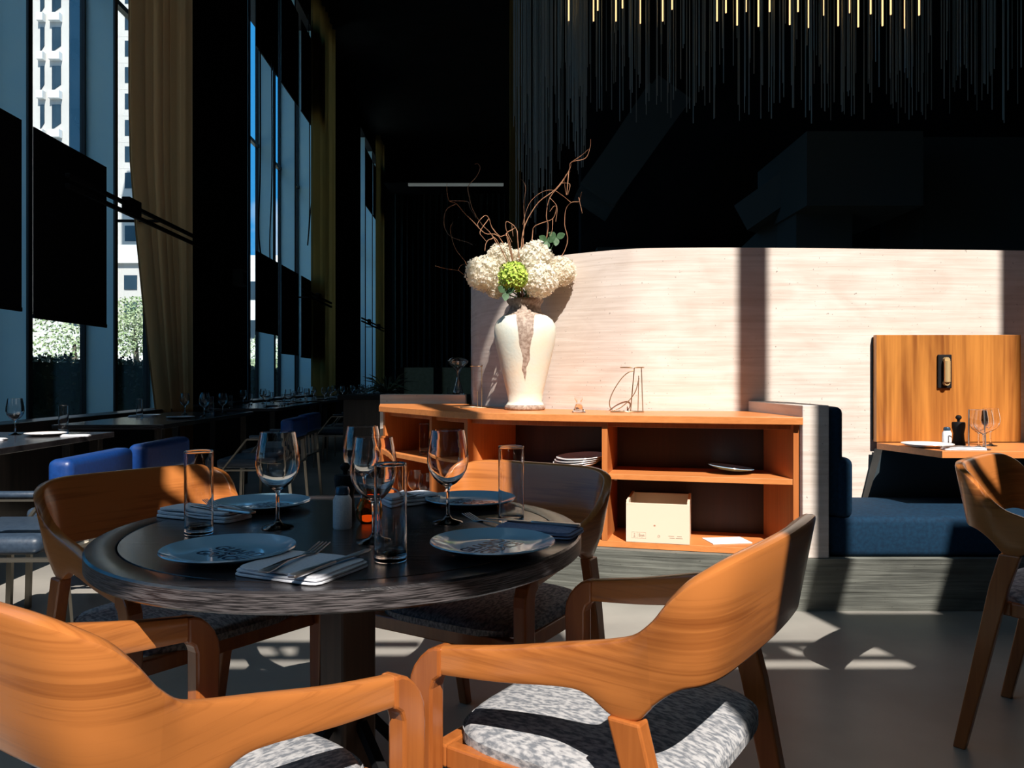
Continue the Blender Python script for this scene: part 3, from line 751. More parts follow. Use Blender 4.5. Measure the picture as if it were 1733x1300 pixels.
def text_mesh(body, size):
    cu = bpy.data.curves.new('txt', 'FONT'); cu.body = body; cu.size = size; cu.extrude = 0.0002; cu.align_x = 'CENTER'; cu.align_y = 'CENTER'
    cu.offset = size*0.02
    o = bpy.data.objects.new('txt', cu); C.objects.link(o)
    dg = bpy.context.evaluated_depsgraph_get()
    me = bpy.data.meshes.new_from_object(o.evaluated_get(dg)); bpy.data.objects.remove(o); return me
def logo_bm():
    b = B()
    for body, size, x, y in (('GUARD', .036, 0, .021), ('AND', .014, 0, 0), ('GRACE', .036, 0, -.021)):
        me = text_mesh(body, size)
        n0 = len(b.bm.verts); b.bm.from_mesh(me); b.bm.verts.ensure_lookup_table()
        for v in b.bm.verts[n0:]: v.co.x += x; v.co.y += y
    for x0, x1 in ((-.056, -.02), (.02, .056)): b.box(x0, x1, -.001, .001, -.0002, .0002)
    return b
LOGO = logo_bm().build('lettering', M['ink'])
LOGO_ME = LOGO.data; bpy.data.objects.remove(LOGO)
PL = plate_mesh().build('plate', M['plate'], None, smooth=50)
PL_ME = PL.data; bpy.data.objects.remove(PL)
PW_ME = PL_ME.copy(); PW_ME.materials.clear(); PW_ME.materials.append(M['white'])
def plate(loc, rotz, label, white=False, logo=True, group=None, s=1.0):
    t = thing('plate', label, 'plate', loc, rotz, group)
    d = bpy.data.objects.new('dish', PW_ME if white else PL_ME); C.objects.link(d); d.parent = t; d.scale = (s,)*3
    if logo:
        g = bpy.data.objects.new('lettering', LOGO_ME); C.objects.link(g); g.parent = t; g.location = (0, 0, .0068*s); g['label'] = 'dark navy printed lettering'
        g.scale = (1.12, 1.12, 1)
    return t

def fork_bm():
    b = B()
    # handle outline, neck and shoulders in plan, along +x; four tines
    h = [(-.098, -.0085), (-.094, -.0105), (-.08, -.0105), (-.03, -.0048), (.030, -.0035), (.042, -.011), (.052, -.0125), (.056, -.0125)]
    poly = h + [(x, -y) for x, y in h[::-1]]
    b.prism(poly, -.0011, .0011, .0005)
    for k in range(4):
        y = -.0105 + k*.0070
        b.box(.054, .104, y-.0013, y+.0013, -.0009, .0009, .0005)
    for v in b.bm.verts:
        x = v.co.x
        v.co.z += 0.010*math.exp(-((x+.0)/.04)**2)*0.4 - 0.006*math.exp(-((x-.045)/.025)**2) + (0.006*((x-.07)/.034) if x > .07 else 0) + 0.002
    return b
def knife_bm():
    b = B()
    hnd = [(-.118, -.008), (-.112, -.0095), (-.09, -.0095), (-.01, -.006), (0, -.006), (0, .006), (-.01, .006), (-.09, .0095), (-.112, .0095), (-.118, .008)]
    b.prism(hnd, -.003, .003, .0015)
    bl = [(0, -.0065), (.06, -.010), (.095, -.010), (.112, -.004), (.116, .004), (.110, .0075), (0, .0065)]
    b.prism(bl, -.0008, .0008, .0003)
    return b
FO = fork_bm().build('fork', M['steel'], None, smooth=40); KN = knife_bm().build('knife', M['steel'], None, smooth=40)
FO_ME, KN_ME = FO.data, KN.data; bpy.data.objects.remove(FO); bpy.data.objects.remove(KN)
def cutlery(kind, loc, rotz, label, tilt=0.0):
    o = bpy.data.objects.new(kind, FO_ME if kind == 'fork' else KN_ME); C.objects.link(o)
    o.location = loc; o.rotation_euler = (0, tilt, rotz); return tag(o, label, kind)
def napkin(loc, rotz, L, W, label, m='linen', layers=3, roll=0.0, seed=1, h=.024, group=None):
    rnd = random.Random(seed); b = B(); lh = h/layers
    for k in range(layers):
        sh = k*.003; nx, ny = 14, 6; b2 = bmesh.new()
        bmesh.ops.create_cube(b2, size=1)
        bmesh.ops.subdivide_edges(b2, edges=b2.edges[:], cuts=5, use_grid_fill=True)
        for v in b2.verts:
            x, y, z = v.co
            ez = (abs(y)*2)**4*.45
            v.co = Vector((x*(L-2*sh*(k != 1)) + rnd.uniform(-.0008, .0008), y*(W-2*sh)+rnd.uniform(-.0006, .0006), lh*(k+.5) + z*lh*(.97-ez*0.6) + (.002*math.sin(x*9+k*2+seed)*(k > 0))*0.6 + .0005))
        b.merge(b2)
    zmin = min(v.co.z for v in b.bm.verts)
    for v in b.bm.verts: v.co.z -= zmin
    o = b.build('napkin', M[m], None, loc, rotz, smooth=70)
    sm = o.modifiers.new('soft', 'SUBSURF'); sm.levels = 1; sm.render_levels = 1
    return tag(o, label, 'napkin', group)

# ------------------------------------------------------------------ table setting
H = TH
def dirang(dx, dy): return math.atan2(dy, dx)
p1 = (-.563, 1.54); p2 = (-.040, 1.605); p3 = (-.685, 2.12); p4 = (-.115, 2.18)
plate((p1[0], p1[1], H), face(.557, .83), 'pale blue plate nearest the front left chair, beside the sunlit napkin')
plate((p2[0], p2[1], H), face(-.823, .568), 'pale blue plate at the right front of the round table, below the lone wine glass')
plate((p3[0], p3[1], H), face(.79, -.61), 'pale blue plate at the left back of the round table, behind the wine glass', )
plate((p4[0], p4[1], H), face(-.515, -.857), 'pale blue plate at the back of the round table, in front of the rear chair')
put_wg((-.557, 1.84, H), 'large clear wine glass standing alone on the left side of the round table')
put_wg((-.158, 1.905, H), 'clear wine glass on the right side of the round table, left of the tall tumbler')
put_wg((-.300, 1.68, H), 'clear wine glass at the centre of the round table, behind the front tumbler')
put_wg((-.398, 2.06, H), 'clear wine glass at the centre back of the round table, behind the pepper mill')
put_tg((-.716, 1.77, H), 'tall straight tumbler at the left of the round table, over the folded napkin')
put_tg((-.237, 1.51, H), 'tall straight tumbler at the front centre of the round table')
put_tg((-.002, 1.89, H), 'tall straight tumbler at the right back of the round table')

# front napkin: from pixels (410..560, 990) back to (615, 935)
n1 = (-.386, 1.432); A1 = R(-24)
napkin((n1[0], n1[1], H), A1, .19, .165, 'white folded napkin at the front edge of the round table, one side in the sun', seed=3, h=.016)
def onnap(c, ang, dx, dy, z): return (c[0]+math.cos(ang)*dx-math.sin(ang)*dy, c[1]+math.sin(ang)*dx+math.cos(ang)*dy, z)
f1 = cutlery('fork', (-.405, 1.445, H+.0185), R(76), 'steel fork on the sunlit front napkin, tines pointing away')
f1.scale = (1.12, 1.12, 1)
cutlery('knife', (-.325, 1.415, H+.0205), R(66), 'steel knife on the sunlit front napkin, beside the fork')
n2 = on(345, 868, H+.012)
napkin((n2.x, n2.y, H), R(-24), .24, .10, 'folded napkin in blue shade at the left edge of the round table', seed=5, h=.026)
cutlery('fork', onnap((n2.x, n2.y), R(-24), .06, .02, H+.029), R(140), 'steel fork on the shaded napkin at the left edge of the table')
cutlery('knife', onnap((n2.x, n2.y), R(-24), .07, -.02, H+.030), R(152), 'steel knife on the shaded napkin at the left edge of the table')
n3 = on(690, 845, H+.012)
napkin((n3.x, n3.y, H), R(40), .17, .10, 'folded napkin in shade at the back of the round table, left of the rear plate', seed=7, h=.028)
cutlery('fork', onnap((n3.x, n3.y), R(40), -.01, .01, H+.031), R(-55), 'steel fork on the rear napkin behind the centre wine glasses')
n4 = on(918, 893, H+.012)
napkin((n4.x-.01, n4.y, H), R(-22), .19, .115, 'shade tinted folded napkin at the right edge of the round table, behind the plate', 'linenshade', seed=9, h=.016)
cutlery('knife', onnap((n4.x, n4.y), R(-22), -.035, .02, H+.0195), R(158), 'steel knife on the shade tinted napkin at the right edge of the table')
fk = on(815, 884, H)
cutlery('fork', (fk.x+.02, fk.y-.02, H+.004), R(128), 'steel fork lying on the table between plate and wine glass stem')

def shaker(loc, label, s=1.0, parent_cat='salt shaker'):
    t = thing('salt_shaker', label, parent_cat, loc)
    B().lathe([(0, 0), (.0205*s, 0), (.022*s, .003*s), (.022*s, .068*s), (.017*s, .078*s), (.0155*s, .080*s), (0, .081*s)], 28).build('body', M['salt'], t, smooth=40)
    B().lathe([(0, .081*s), (.0165*s, .0812*s), (.0172*s, .090*s), (.014*s, .098*s), (0, .101*s)], 28).build('cap', M['cap'], t, smooth=40)
    return t
shaker((-.402, 1.835, H), 'white salt shaker with dark cap at the centre of the round table')
def mill(loc, label, s=1.0):
    t = thing('pepper_mill', label, 'pepper mill', loc)
    B().lathe([(0, 0), (.028*s, 0), (.029*s, .006*s), (.024*s, .03*s), (.022*s, .055*s), (.027*s, .082*s), (.028*s, .10*s), (.026*s, .108*s), (0, .109*s)], 28).build('body', M['black'], t, smooth=40)
    B().lathe([(0, .1092*s), (.006*s, .1095*s), (.006*s, .118*s), (.012*s, .124*s), (.013*s, .131*s), (.008*s, .138*s), (0, .14*s)], 24).build('knob', M['black'], t, smooth=60)
    return t
mill((-.428, 1.985, H), 'black pepper mill with round knob behind the salt shaker on the round table')
t = thing('candle_holder', 'small round amber glass candle holder beside the salt shaker', 'candle holder', (-.355, 1.90, H))
B().lathe([(0, 0), (.016, 0), (.024, .010), (.0275, .026), (.025, .042), (.018, .056), (.019, .060), (.016, .060), (.0155, .055), (.022, .042), (.0245, .026), (.021, .012), (.014, .004), (0, .0035)], 32).build('glass', M['amber'], t, smooth=60)
B().lathe([(0, .004), (.013, .0045), (.0135, .018), (0, .019)], 20).build('wax', emit('glowing_orange_wax', (1.0, 0.16, 0.03), 0.7), t, smooth=40)

# ------------------------------------------------------------------ on the sideboard
vx, vy = at(888, 600, 4.42).x, 4.42
va = thing('vase', 'tall chalky white urn on the sideboard holding hydrangeas and twigs', 'vase', (vx, vy, TOPZ))
vo = [(0, 0), (.108, 0), (.115, .006), (.116, .022), (.104, .034), (.096, .05), (.104, .10), (.128, .20), (.152, .30), (.170, .38), (.177, .435), (.174, .475), (.158, .510), (.128, .535), (.102, .550),
      (.092, .565), (.088, .585), (.092, .600), (.102, .612), (.106, .622), (.104, .630), (.092, .632), (.082, .626), (.078, .60), (.08, .56), (.10, .53), (.14, .46), (.10, .2), (.08, .06), (0, .05)]
B().lathe(vo, 56).build('body', M['vase'], va, smooth=60)

rnd = random.Random(11)
def bloom(b, c, r, n, seed):
    rr = random.Random(seed)
    for k in range(n):
        zz = 1-2*(k+.5)/n; th = k*2.39996+rr.uniform(-.2, .2); q = math.sqrt(1-zz*zz)
        d = Vector((q*math.cos(th), q*math.sin(th), zz)); rad = r*rr.uniform(.84, 1.06)
        lump = 1+.06*math.sin(5*d.x+seed)*math.sin(4*d.y)*1.0
        p = c + d*rad*lump
        u = d.orthogonal().normalized(); v = d.cross(u); a0 = rr.uniform(0, PI)
        s = r*rr.uniform(.20, .28)
        for j in range(4):
            a = a0+j*PI/2; e = u*math.cos(a)+v*math.sin(a); g = d.cross(e)
            tip = p + e*s + d*s*rr.uniform(-.1, .55)
            q0 = b.bm.verts.new(p - d*s*.25); q1 = b.bm.verts.new(p + e*s*.55 + g*s*.42 + d*s*.1); q2 = b.bm.verts.new(tip); q3 = b.bm.verts.new(p + e*s*.55 - g*s*.42 + d*s*.1)
            b.bm.faces.new((q0, q1, q2, q3))
    bmesh.ops.create_icosphere(b.bm, subdivisions=2, radius=r*.88, matrix=Matrix.Translation(c))
bl = [((816, 462), 28, 4.36, 'cream hydrangea head farthest left in the urn', 'petal'), ((847, 439), 25, 4.42, 'cream hydrangea head at the upper left of the urn, behind the green one', 'petal'),
      ((905, 439), 29, 4.40, 'cream hydrangea head at the top centre of the urn', 'petal'), ((914, 474), 29, 4.30, 'cream hydrangea head hanging over the front of the urn neck', 'petal'),
      ((950, 460), 24, 4.42, 'cream hydrangea head farthest right in the urn', 'petal'), ((868, 468), 24, 4.26, 'lime green hydrangea head at the front centre of the urn', 'green'),
      ((838, 488), 17, 4.40, 'small fading hydrangea head low on the left of the urn neck', 'petal'), ((880, 446), 24, 4.52, 'cream hydrangea head at the back of the bouquet', 'petal')]
neck = Vector((vx, vy, TOPZ+.60))
for k, ((px, py), rp, z, lab, mt_) in enumerate(bl):
    c = at(px, py, z); r = rp*z/F_PX
    t = thing('hydrangea', lab, 'flower', tuple(neck))
    b = B(); bloom(b, c-neck, r, 150, k+1); b.build('flower_head', M[mt_], t)
    st_ = B(); e_ = c-neck; jit = Vector((rnd.uniform(-.04, .04), rnd.uniform(-.04, .04), 0))
    st_.tube(spline([Vector((jit.x, jit.y, -.12)), Vector((jit.x, jit.y, 0.02)), e_*.7], 5), .004, 6); st_.build('stem', M['leaf'], t)
# leaves
for (px, py, z, lab) in ((941, 402, 4.42, 'green leaf sprig standing above the flowers on the right'), (925, 408, 4.4, 'dull green leaf sprig above the middle of the flowers'), (856, 494, 4.24, 'dark green leaf sprig under the lime flower')):
    c = at(px, py, z); t = thing('leaf_sprig', lab, 'leaves', tuple(neck))
    B().tube(spline([Vector((.01, -.01, -.1)), Vector((.01, -.01, .02)), (c-neck)*.6, c-neck], 5), .002, 6).build('stem', M['leaf'], t)
    lf = B(); cc = c-neck
    for an in (R(20), R(150), R(265)):
        d = Vector((math.cos(an), -.3, math.sin(an))).normalized(); g = d.cross(Vector((0, 1, 0))).normalized(); L = .055
        pts = []
        for tt, wd in ((0, 0), (.25, .3), (.5, .36), (.75, .26), (1, 0)):
            pts.append((cc + d*L*tt, wd*L))
        up = [lf.bm.verts.new(p+g*w_) for p, w_ in pts[1:-1]]; dn = [lf.bm.verts.new(p-g*w_) for p, w_ in pts[1:-1]]
        a_ = lf.bm.verts.new(pts[0][0]); z_ = lf.bm.verts.new(pts[-1][0])
        lf.bm.faces.new([a_]+up+[z_]+dn[::-1])
    bmesh.ops.solidify(lf.bm, geom=lf.bm.faces[:], thickness=.001)
    lf.build('leaf', M['leaf'], t)
# twigs traced in the photograph, each given its own depth
def tw(name_pts, lab, zz, r=.0035):
    neck2 = neck + Vector((rnd.uniform(-.03, .03), rnd.uniform(-.03, .03), -.05))
    n = len(name_pts[0])
    main = [neck2] + [at(px, py, zz[0] + (zz[1]-zz[0])*i/max(1, n-1)) for i, (px, py) in enumerate(name_pts[0])]
    t = thing('willow_twig', lab, 'twig', tuple(neck2))
    sp_ = [p-neck2 for p in spline(main, 5)]; m = len(sp_)
    B().tube(sp_, [r*(1-.72*i/m) for i in range(m)], 6).build('main_stem', M['twig'], t, smooth=60)
    for br in name_pts[1:]:
        k0, pts = br
        z0 = zz[0]+(zz[1]-zz[0])*k0/max(1, n-1)
        P = [main[k0+1]] + [at(px, py, z0 + .05*(i+1)*(1 if zz[1] > zz[0] else -1)) for i, (px, py) in enumerate(pts)]
        sq = [p-neck2 for p in spline(P, 5)]; mq = len(sq)
        B().tube(sq, [r*.6*(1-.7*i/mq) for i in range(mq)], 6).build('side_shoot', M['twig'], t, smooth=60)
tw([[(882, 412), (905, 350), (940, 320), (962, 290), (966, 275), (990, 268), (998, 250), (999, 236)], (4, [(985, 262), (996, 252)]), (3, [(958, 330), (955, 300), (965, 290)])], 'longest reddish twig reaching the highest point on the right', (4.40, 4.25))
tw([[(925, 400), (924, 365), (930, 335), (950, 310), (964, 286), (966, 275)], (2, [(942, 350), (940, 375)]), (3, [(964, 312), (960, 330)])], 'reddish twig rising steeply just left of the longest one', (4.45, 4.35))
tw([[(885, 405), (887, 375), (886, 345), (889, 320), (886, 308), (880, 303)]], 'thin upright twig above the middle of the flowers', (4.45, 4.5), .003)
tw([[(900, 405), (903, 385), (915, 378), (935, 370), (941, 352), (937, 349), (930, 358)], (3, [(934, 390), (930, 400)])], 'short twig curling back to the left of the green leaf', (4.38, 4.3), .003)
tw([[(955, 425), (955, 380), (957, 355), (966, 343), (980, 341), (979, 335), (985, 361)], (4, [(984, 325)]), (3, [(950, 330), (935, 322), (915, 326), (895, 345), (884, 380)])], 'twig bending right to a hooked tip beside the soffit', (4.45, 4.35), .003)
tw([[(862, 410), (845, 400), (832, 385), (827, 370), (820, 365), (808, 378), (812, 388)], (3, [(812, 392), (817, 402), (824, 410)])], 'bright short twig looping above the left flowers', (4.30, 4.15))
tw([[(860, 412), (857, 395), (868, 388), (870, 383), (857, 375), (856, 388), (866, 410)]], 'small bright twig twisted in a tight curl over the lime flower', (4.3, 4.25))
tw([[(850, 410), (820, 395), (800, 375), (785, 360), (772, 345), (760, 340), (756, 325), (756, 310)], (5, [(790, 341), (795, 352), (806, 370)]), (4, [(755, 355), (751, 380), (762, 400), (790, 410), (800, 415)])], 'long thin twig sweeping far to the left', (4.4, 4.2), .003)
tw([[(840, 412), (815, 380), (800, 355), (793, 330), (792, 315), (805, 300), (812, 285), (808, 277), (803, 278)]], 'thin twig rising on the left to a curled tip', (4.5, 4.45), .003)
tw([[(870, 430), (800, 452), (785, 440), (770, 420), (763, 398), (762, 385), (767, 375)]], 'fine twig drooping out behind the left flowers and turning up', (4.5, 4.4), .0022)
tw([[(860, 450), (795, 466), (775, 458), (755, 455), (736, 450)], (2, [(780, 449), (795, 445)])], 'fine twig poking out low on the left', (4.45, 4.3), .0022)
tw([[(845, 415), (830, 405), (822, 412), (820, 425)]], 'short bright twig bent down over the left flowers', (4.3, 4.2))
tw([[(876, 410), (874, 390), (866, 380), (868, 400)]], 'short red twig standing between the two upper flowers', (4.35, 4.35))

def wire_stand(loc, label, full=True, rotz=0.0):
    t = thing('wire_stand', label, 'stand', loc, rotz); k = 4.1/F_PX/12.38
    L = lambda x, y, d=0.0: Vector(((x-515)*k, d, (1165-y)*k))
    def ring(cx, rx, z, ry):
        return [Vector((cx+rx*math.cos(a), ry*math.sin(a), z)) for a in [2*PI*i/28 for i in range(29)]]
    B().tube(ring(0.0, .088, .003, .045), .0028, 8, False).build('base_ring', M['wire'], t, smooth=60)
    B().tube(ring(L(620, 0).x, .062, L(0, 225).z, .035), .0028, 8, False).build('top_ring', M['wire'], t, smooth=60)
    B().tube([L(665, 225), L(585, 1155)], .0030, 8).build('rod', M['wire'], t, smooth=60)
    B().tube([L(812, 228), L(845, 1155)], .0026, 8).build('rod', M['wire'], t, smooth=60)
    if full:
        B().tube([L(762, 400, .01), L(762, 1155, .03)], .0022, 8).build('rod', M['wire'], t, smooth=60)
        B().tube(spline([L(*p) for p in ((660, 290), (540, 330), (420, 430), (300, 590), (200, 770), (145, 930), (150, 1050), (200, 1115), (300, 1105), (420, 1040), (590, 880), (700, 700), (762, 450))], 5), .0026, 8).build('loop', M['wire'], t, smooth=60)
    return t
p = at(1061, 695, 4.12)
wire_stand((p.x, 4.12, TOPZ), 'brass wire stand shaped like a looping letter on the sunlit sideboard')
t = thing('wire_stand', 'thin bent wire stand at the left end of the sideboard, left of the urn', 'stand', (-.215, 4.72, TOPZ))
B().tube([Vector((.10*math.cos(a), .045*math.sin(a), .003)) for a in [2*PI*i/28 for i in range(29)]], .0028, 8, False).build('base_ring', M['wire'], t, smooth=60)
B().tube(spline([(.03, 0, .003), (.03, 0, .24), (.028, 0, .252), (-.04, 0, .254)], 5), .0028, 8).build('rod', M['wire'], t, smooth=60)
B().tube([(.005, 0, .003), (.005, 0, .10)], .0022, 8).build('rod', M['wire'], t, smooth=60)

t = at(979, 690, 4.08)
tag(B().lathe([(0, 0), (.036, 0), (.037, .003), (.024, .02), (.014, .05), (.016, .062), (.022, .07), (.022, .088), (.0205, .088), (.0205, .072), (.012, .062), (.010, .05), (.018, .02), (.02, .008), (0, .006)], 32).build('glass_stopper', M['glass'], None, (t.x, 4.08, TOPZ), smooth=50),
    'small clear glass stopper standing between urn and wire stand', 'stopper')
tag(B().lathe([(0, 0), (.040, 0), (.042, .004), (.030, .04), (.014, .10), (.011, .14), (.018, .17), (.045, .20), (.072, .225), (.076, .24), (.062, .258), (.045, .265), (.043, .263), (.060, .255), (.073, .24), (.069, .227), (.043, .203), (.015, .172), (.008, .14), (.011, .10), (.027, .04), (.036, .008), (0, .006)], 40).build('decanter', M['glass'], None, (-.39, 5.60, .988), smooth=50),
    'clear glass decanter with wide top on the low concrete wall', 'decanter')

# ------------------------------------------------------------------ in the sideboard
bx = thing('wine_crate', 'open pale pine wine crate on the bottom board of the sideboard', 'crate', (0, 0, 0))
cl = Vector(((1059-866)/F_PX*3.80, 3.80, 0)); cr_ = Vector(((1167-866)/F_PX*3.72, 3.725, 0))
bx.location = (cl.x, cl.y, .303); bx.rotation_euler = (0, 0, math.atan2(cr_.y-cl.y, cr_.x-cl.x))
BW = (cr_-cl).length; BD = .33; BH = .198
B().box(0, BW, 0, .010, 0, BH-.006, .001).build('front_board', M['pine'], bx)
B().box(0, BW, BD-.010, BD, 0, BH, .001).build('back_board', M['pine'], bx)
B().box(0, .012, .0105, BD-.0105, 0, BH+.006, .001).build('side_board', M['pine'], bx)
B().box(BW-.012, BW, .0105, BD-.0105, 0, BH+.006, .001).build('side_board', M['pine'], bx)
B().box(.0125, BW-.0125, .0105, BD-.0105, 0, .008).build('base_board', M['pine'], bx)
mk = B()
q = BW/108.0; yy = -.0006; q2 = BH/70.0
def mrect(x0, x1, z0, z1, w_=.0007):
    mk.box(x0, x1, yy, .0002, z0, z0+w_); mk.box(x0, x1, yy, .0002, z1-w_, z1); mk.box(x0, x0+w_, yy, .0002, z0, z1); mk.box(x1-w_, x1, yy, .0002, z0, z1)
mrect(.028, .096, .020, .050); mk.box(.054, .0547, yy, .0002, .020, .050)
for zz in (.026, .033, .040): mk.box(.036, .046, yy, .0002, zz, zz+.0012)
mk.box(.0405, .0415, yy, .0002, .024, .046)
mk.build('stamp_mark', M['mark'], bx)['label'] = 'faint brown stamped frame'
tx = text_mesh('Evyn', .020); to = bpy.data.objects.new('stamp_text', tx); tx.materials.append(M['mark']); C.objects.link(to); to.parent = bx
to.location = (.0755, -.0006, .035); to.rotation_euler = (R(90), 0, 0); to.scale = (.75, 1, 1)
cm = B().lathe([(.0052, -.0003), (.0065, -.0003), (.0065, .0003), (.0052, .0003), (.0052, -.0003)], 24); cm.box(-.001, .004, -.0006, .0006, -.0003, .0003)
for v in cm.bm.verts: v.co = Vector((v.co.x, v.co.z, v.co.y))
cm.build('stamp_mark', M['mark'], bx, (.158, -.0005, .034))
ln = B()
for zz, L0, L1 in ((.036, .205, .232), (.036, .245, .268), (.027, .21, .235), (.027, .240, .272)): ln.box(L0*BW/.305, L1*BW/.305, yy, .0002, zz, zz+.0022)
ln.build('stamp_mark', M['mark'], bx)
kn_ = B().lathe([(0, 0), (.004, 0), (.004, .0005), (0, .0006)], 14)
for v in kn_.bm.verts: v.co = Vector((v.co.x*1.3, -v.co.z, v.co.y))
kn_.build('knot', mat('pine_knot', (0.42, 0.20, 0.12), 0.7), bx, (.138, -.0002, .085))
def flat(loc, rz, L, W, Hh, m, name, label, cat, group=None):
    return tag(B().box(-L/2, L/2, -W/2, W/2, 0, Hh, .0006).build(name, m, None, loc, rz), label, cat, group)
flat((1.06, 3.82, .3025), R(8), .20, .14, .004, M['linen'], 'menu_sheet', 'white menu sheet on the bottom board right of the wine crate', 'menu')
# plates on the shelf
for k in range(4):
    d = bpy.data.objects.new('plate', PW_ME); C.objects.link(d); d.location = (.335+.008*k, 4.02-.004*k, .634+.0115*k+.03); d.rotation_euler = (R(2), R(-7+k), 0)
    d.location.z = .648+.0125*k
    tag(d, 'white plate in the tilted stack on the sideboard shelf, ' + ('at the bottom', 'second from the bottom', 'third from the bottom', 'on top')[k], 'plate', 'stacked plates on the shelf')
d = bpy.data.objects.new('plate', PL_ME); C.objects.link(d); d.location = (1.09, 3.86, .648); d.rotation_euler = (0, R(6), 0); d.scale = (.86,)*3
tag(d, 'single shallow dish alone in the right shelf compartment', 'plate')
for k, (px, z) in enumerate(((693, 4.88), (712, 4.72))):
    put_wg((at(px, 800, z).x + .03, z+.02, .303), ('left', 'right')[k] + ' wine glass in the lower left compartment of the sideboard', None, .95)
put_tg((at(700, 800, 4.78).x+.06, 4.82, .6325), 'tumbler in the upper left compartment of the sideboard')

# ------------------------------------------------------------------ booth
bt = thing('booth_bench', 'blue velvet booth bench beside the concrete partition', 'bench', (1.8, 3.9, .27))
def bb(b, name, m, **k):
    for v in b.bm.verts: v.co -= Vector((1.8, 3.9, .27))
    return b.build(name, m, bt, **k)
bb(B().box(1.475, 3.2, 3.60, 4.22, .272, .46, .03, seg=4), 'seat', M['bench'], smooth=50)
bb(B().box(1.472, 1.545, 3.60, 4.22, .46, .972, .03, seg=4), 'back_cushion', M['bench'], smooth=50)
bb(B().box(1.50, 1.592, 3.595, 4.215, .45, .735, .035, seg=4), 'lumbar_cushion', M['bench'], smooth=50)
tt_ = thing('booth_table', 'wall mounted teak booth table with an angled end', 'table', (2.4, 4.0, .27))
def bk2(b, name, m, **k):
    for v in b.bm.verts: v.co -= Vector((2.4, 4.0, .27))
    return b.build(name, m, tt_, **k)
bk2(B().prism([(2.00, 4.245), (2.09, 3.76), (3.4, 3.71), (3.4, 4.245)], .717, .752, .002), 'table_top', M['cab'])
bk2(B().loft([(1.90, 4.25, .272), (2.9, 4.25, .272), (2.9, 4.29, .272), (1.90, 4.29, .272)], [(2.01, 4.20, .716), (2.9, 4.20, .716), (2.9, 4.29, .716), (2.01, 4.29, .716)]), 'base_panel', mat('blue_black_laminate', (0.03, 0.045, 0.055), 0.6))
pn = thing('wall_panel', 'square teak panel fixed to the concrete wall above the booth table', 'panel', (2.40, 4.27, .754))
B().box(2.005-2.40, 2.80-2.40, -.012, .026, 0, .59, .002).build('board', M['panel'], pn)
B().box(2.006-2.40-.004, 2.80-2.40, .0265, .036, .01, .58).build('backing', M['black'], pn)
sc = thing('wall_light', 'small brass tube wall light on a black plate on the teak panel', 'wall light', (2.375, 4.257, 1.05))
B().box(-.038, .038, -.012, -.001, 0, .185, .004).build('back_plate', M['black'], sc)
B().tube([(0, -.032, .035), (0, -.032, .150)], .0165, 16).build('tube', M['brass'], sc, smooth=50)
for z in (.030, .155): B().tube([(0, -.036, z), (0, -.012, z)], .015, 14).build('clip', M['brass'], sc, smooth=50)
zt = .752
plate((2.13, 3.97, zt), 0.3, 'white plate on the teak booth table', white=True, logo=False, s=.95)
napkin((2.225, 3.815, zt), R(-4), .20, .06, 'white folded napkin with cutlery at the front of the booth table', seed=13, h=.014)
cutlery('knife', (2.22, 3.812, zt+.019), R(8), 'steel knife on the booth table napkin')
napkin((2.78, 4.03, zt), R(15), .16, .10, 'crumpled white napkin at the right end of the booth table', seed=15, h=.03)
shaker((at(1602, 700, 4.03).x, 4.03, zt), 'white salt shaker with blue cap on the booth table')
mill((at(1619, 700, 4.03).x+.02, 4.05, zt), 'black pepper mill on the booth table under the wall light', 1.15)
t = thing('wire_stand', 'slim pale wire stand on the booth table in front of the glasses', 'stand', (2.29, 3.88, zt))
B().tube([(0, 0, .003), (0, 0, .195), (.075, 0, .195), (.085, 0, .003)], .0035, 8).build('frame', M['steel'], t, smooth=40)
B().box(-.01, .10, -.03, .03, 0, .003).build('base', M['steel'], t)
for k, (px, z) in enumerate(((1656, 3.92), (1676, 4.04), (1664, 3.82))):
    put_wg((at(px, 700, z).x, z, zt), ('left', 'right', 'front')[k] + ' wine glass of the cluster on the booth table', None, .86)

# ------------------------------------------------------------------ hanging chain chandelier
chd = thing('chain_chandelier', 'wide ceiling chandelier of hundreds of thin hanging chains with glowing tips', 'chandelier', (2.6, 7.0, CEIL))
B().box(-2.9, 3.2, -1.0, 1.2, -.12, -.001).build('canopy', M['black'], chd)
rr = random.Random(5)
def strand_geo(b, x, y, z0, r=.0032):
    b.box(x-2.6-r, x-2.6+r, y-7.0-r, y-7.0+r, z0-CEIL, -.12)
strands = []
for k in range(430):
    if k < 150: px = 868 + 125*rr.random()**.9; z = rr.uniform(6.2, 8.0); py = rr.uniform(120, 400) if px < 935 else rr.uniform(80, 300)
    else: px = rr.uniform(960, 1745); z = rr.uniform(6.05, 8.1); py = rr.choice((rr.uniform(30, 205), rr.uniform(110, 210)))
    p = at(px, py, z); strands.append((p.x, z, p.z))
strands.sort(key=lambda q: q[1])
sm_ = bmesh.new(); bmesh.ops.create_cube(sm_, size=1)
for v in sm_.verts: v.co = Vector((v.co.x*.0064, v.co.y*.0064, v.co.z-.5))
sme = bpy.data.meshes.new('chain'); sm_.to_mesh(sme); sm_.free(); sme.materials.append(M['strand'])
for x, y, z in strands[:99]:
    o = bpy.data.objects.new('chain', sme); C.objects.link(o); o.parent = chd; o.location = (x-2.6, y-7.0, -.12); o.scale = (1, 1, CEIL-.12-z)
b = B()
for x, y, z in strands[99:]: strand_geo(b, x, y, z)
b.build('chains', M['strand'], chd)['kind'] = 'stuff'
lt = B(); lt.box(-.0055, .0055, -.0055, .0055, 0, .24, .002)
ltm = lt.build('glowing_tip', M['lit']); lme = ltm.data; bpy.data.objects.remove(ltm)
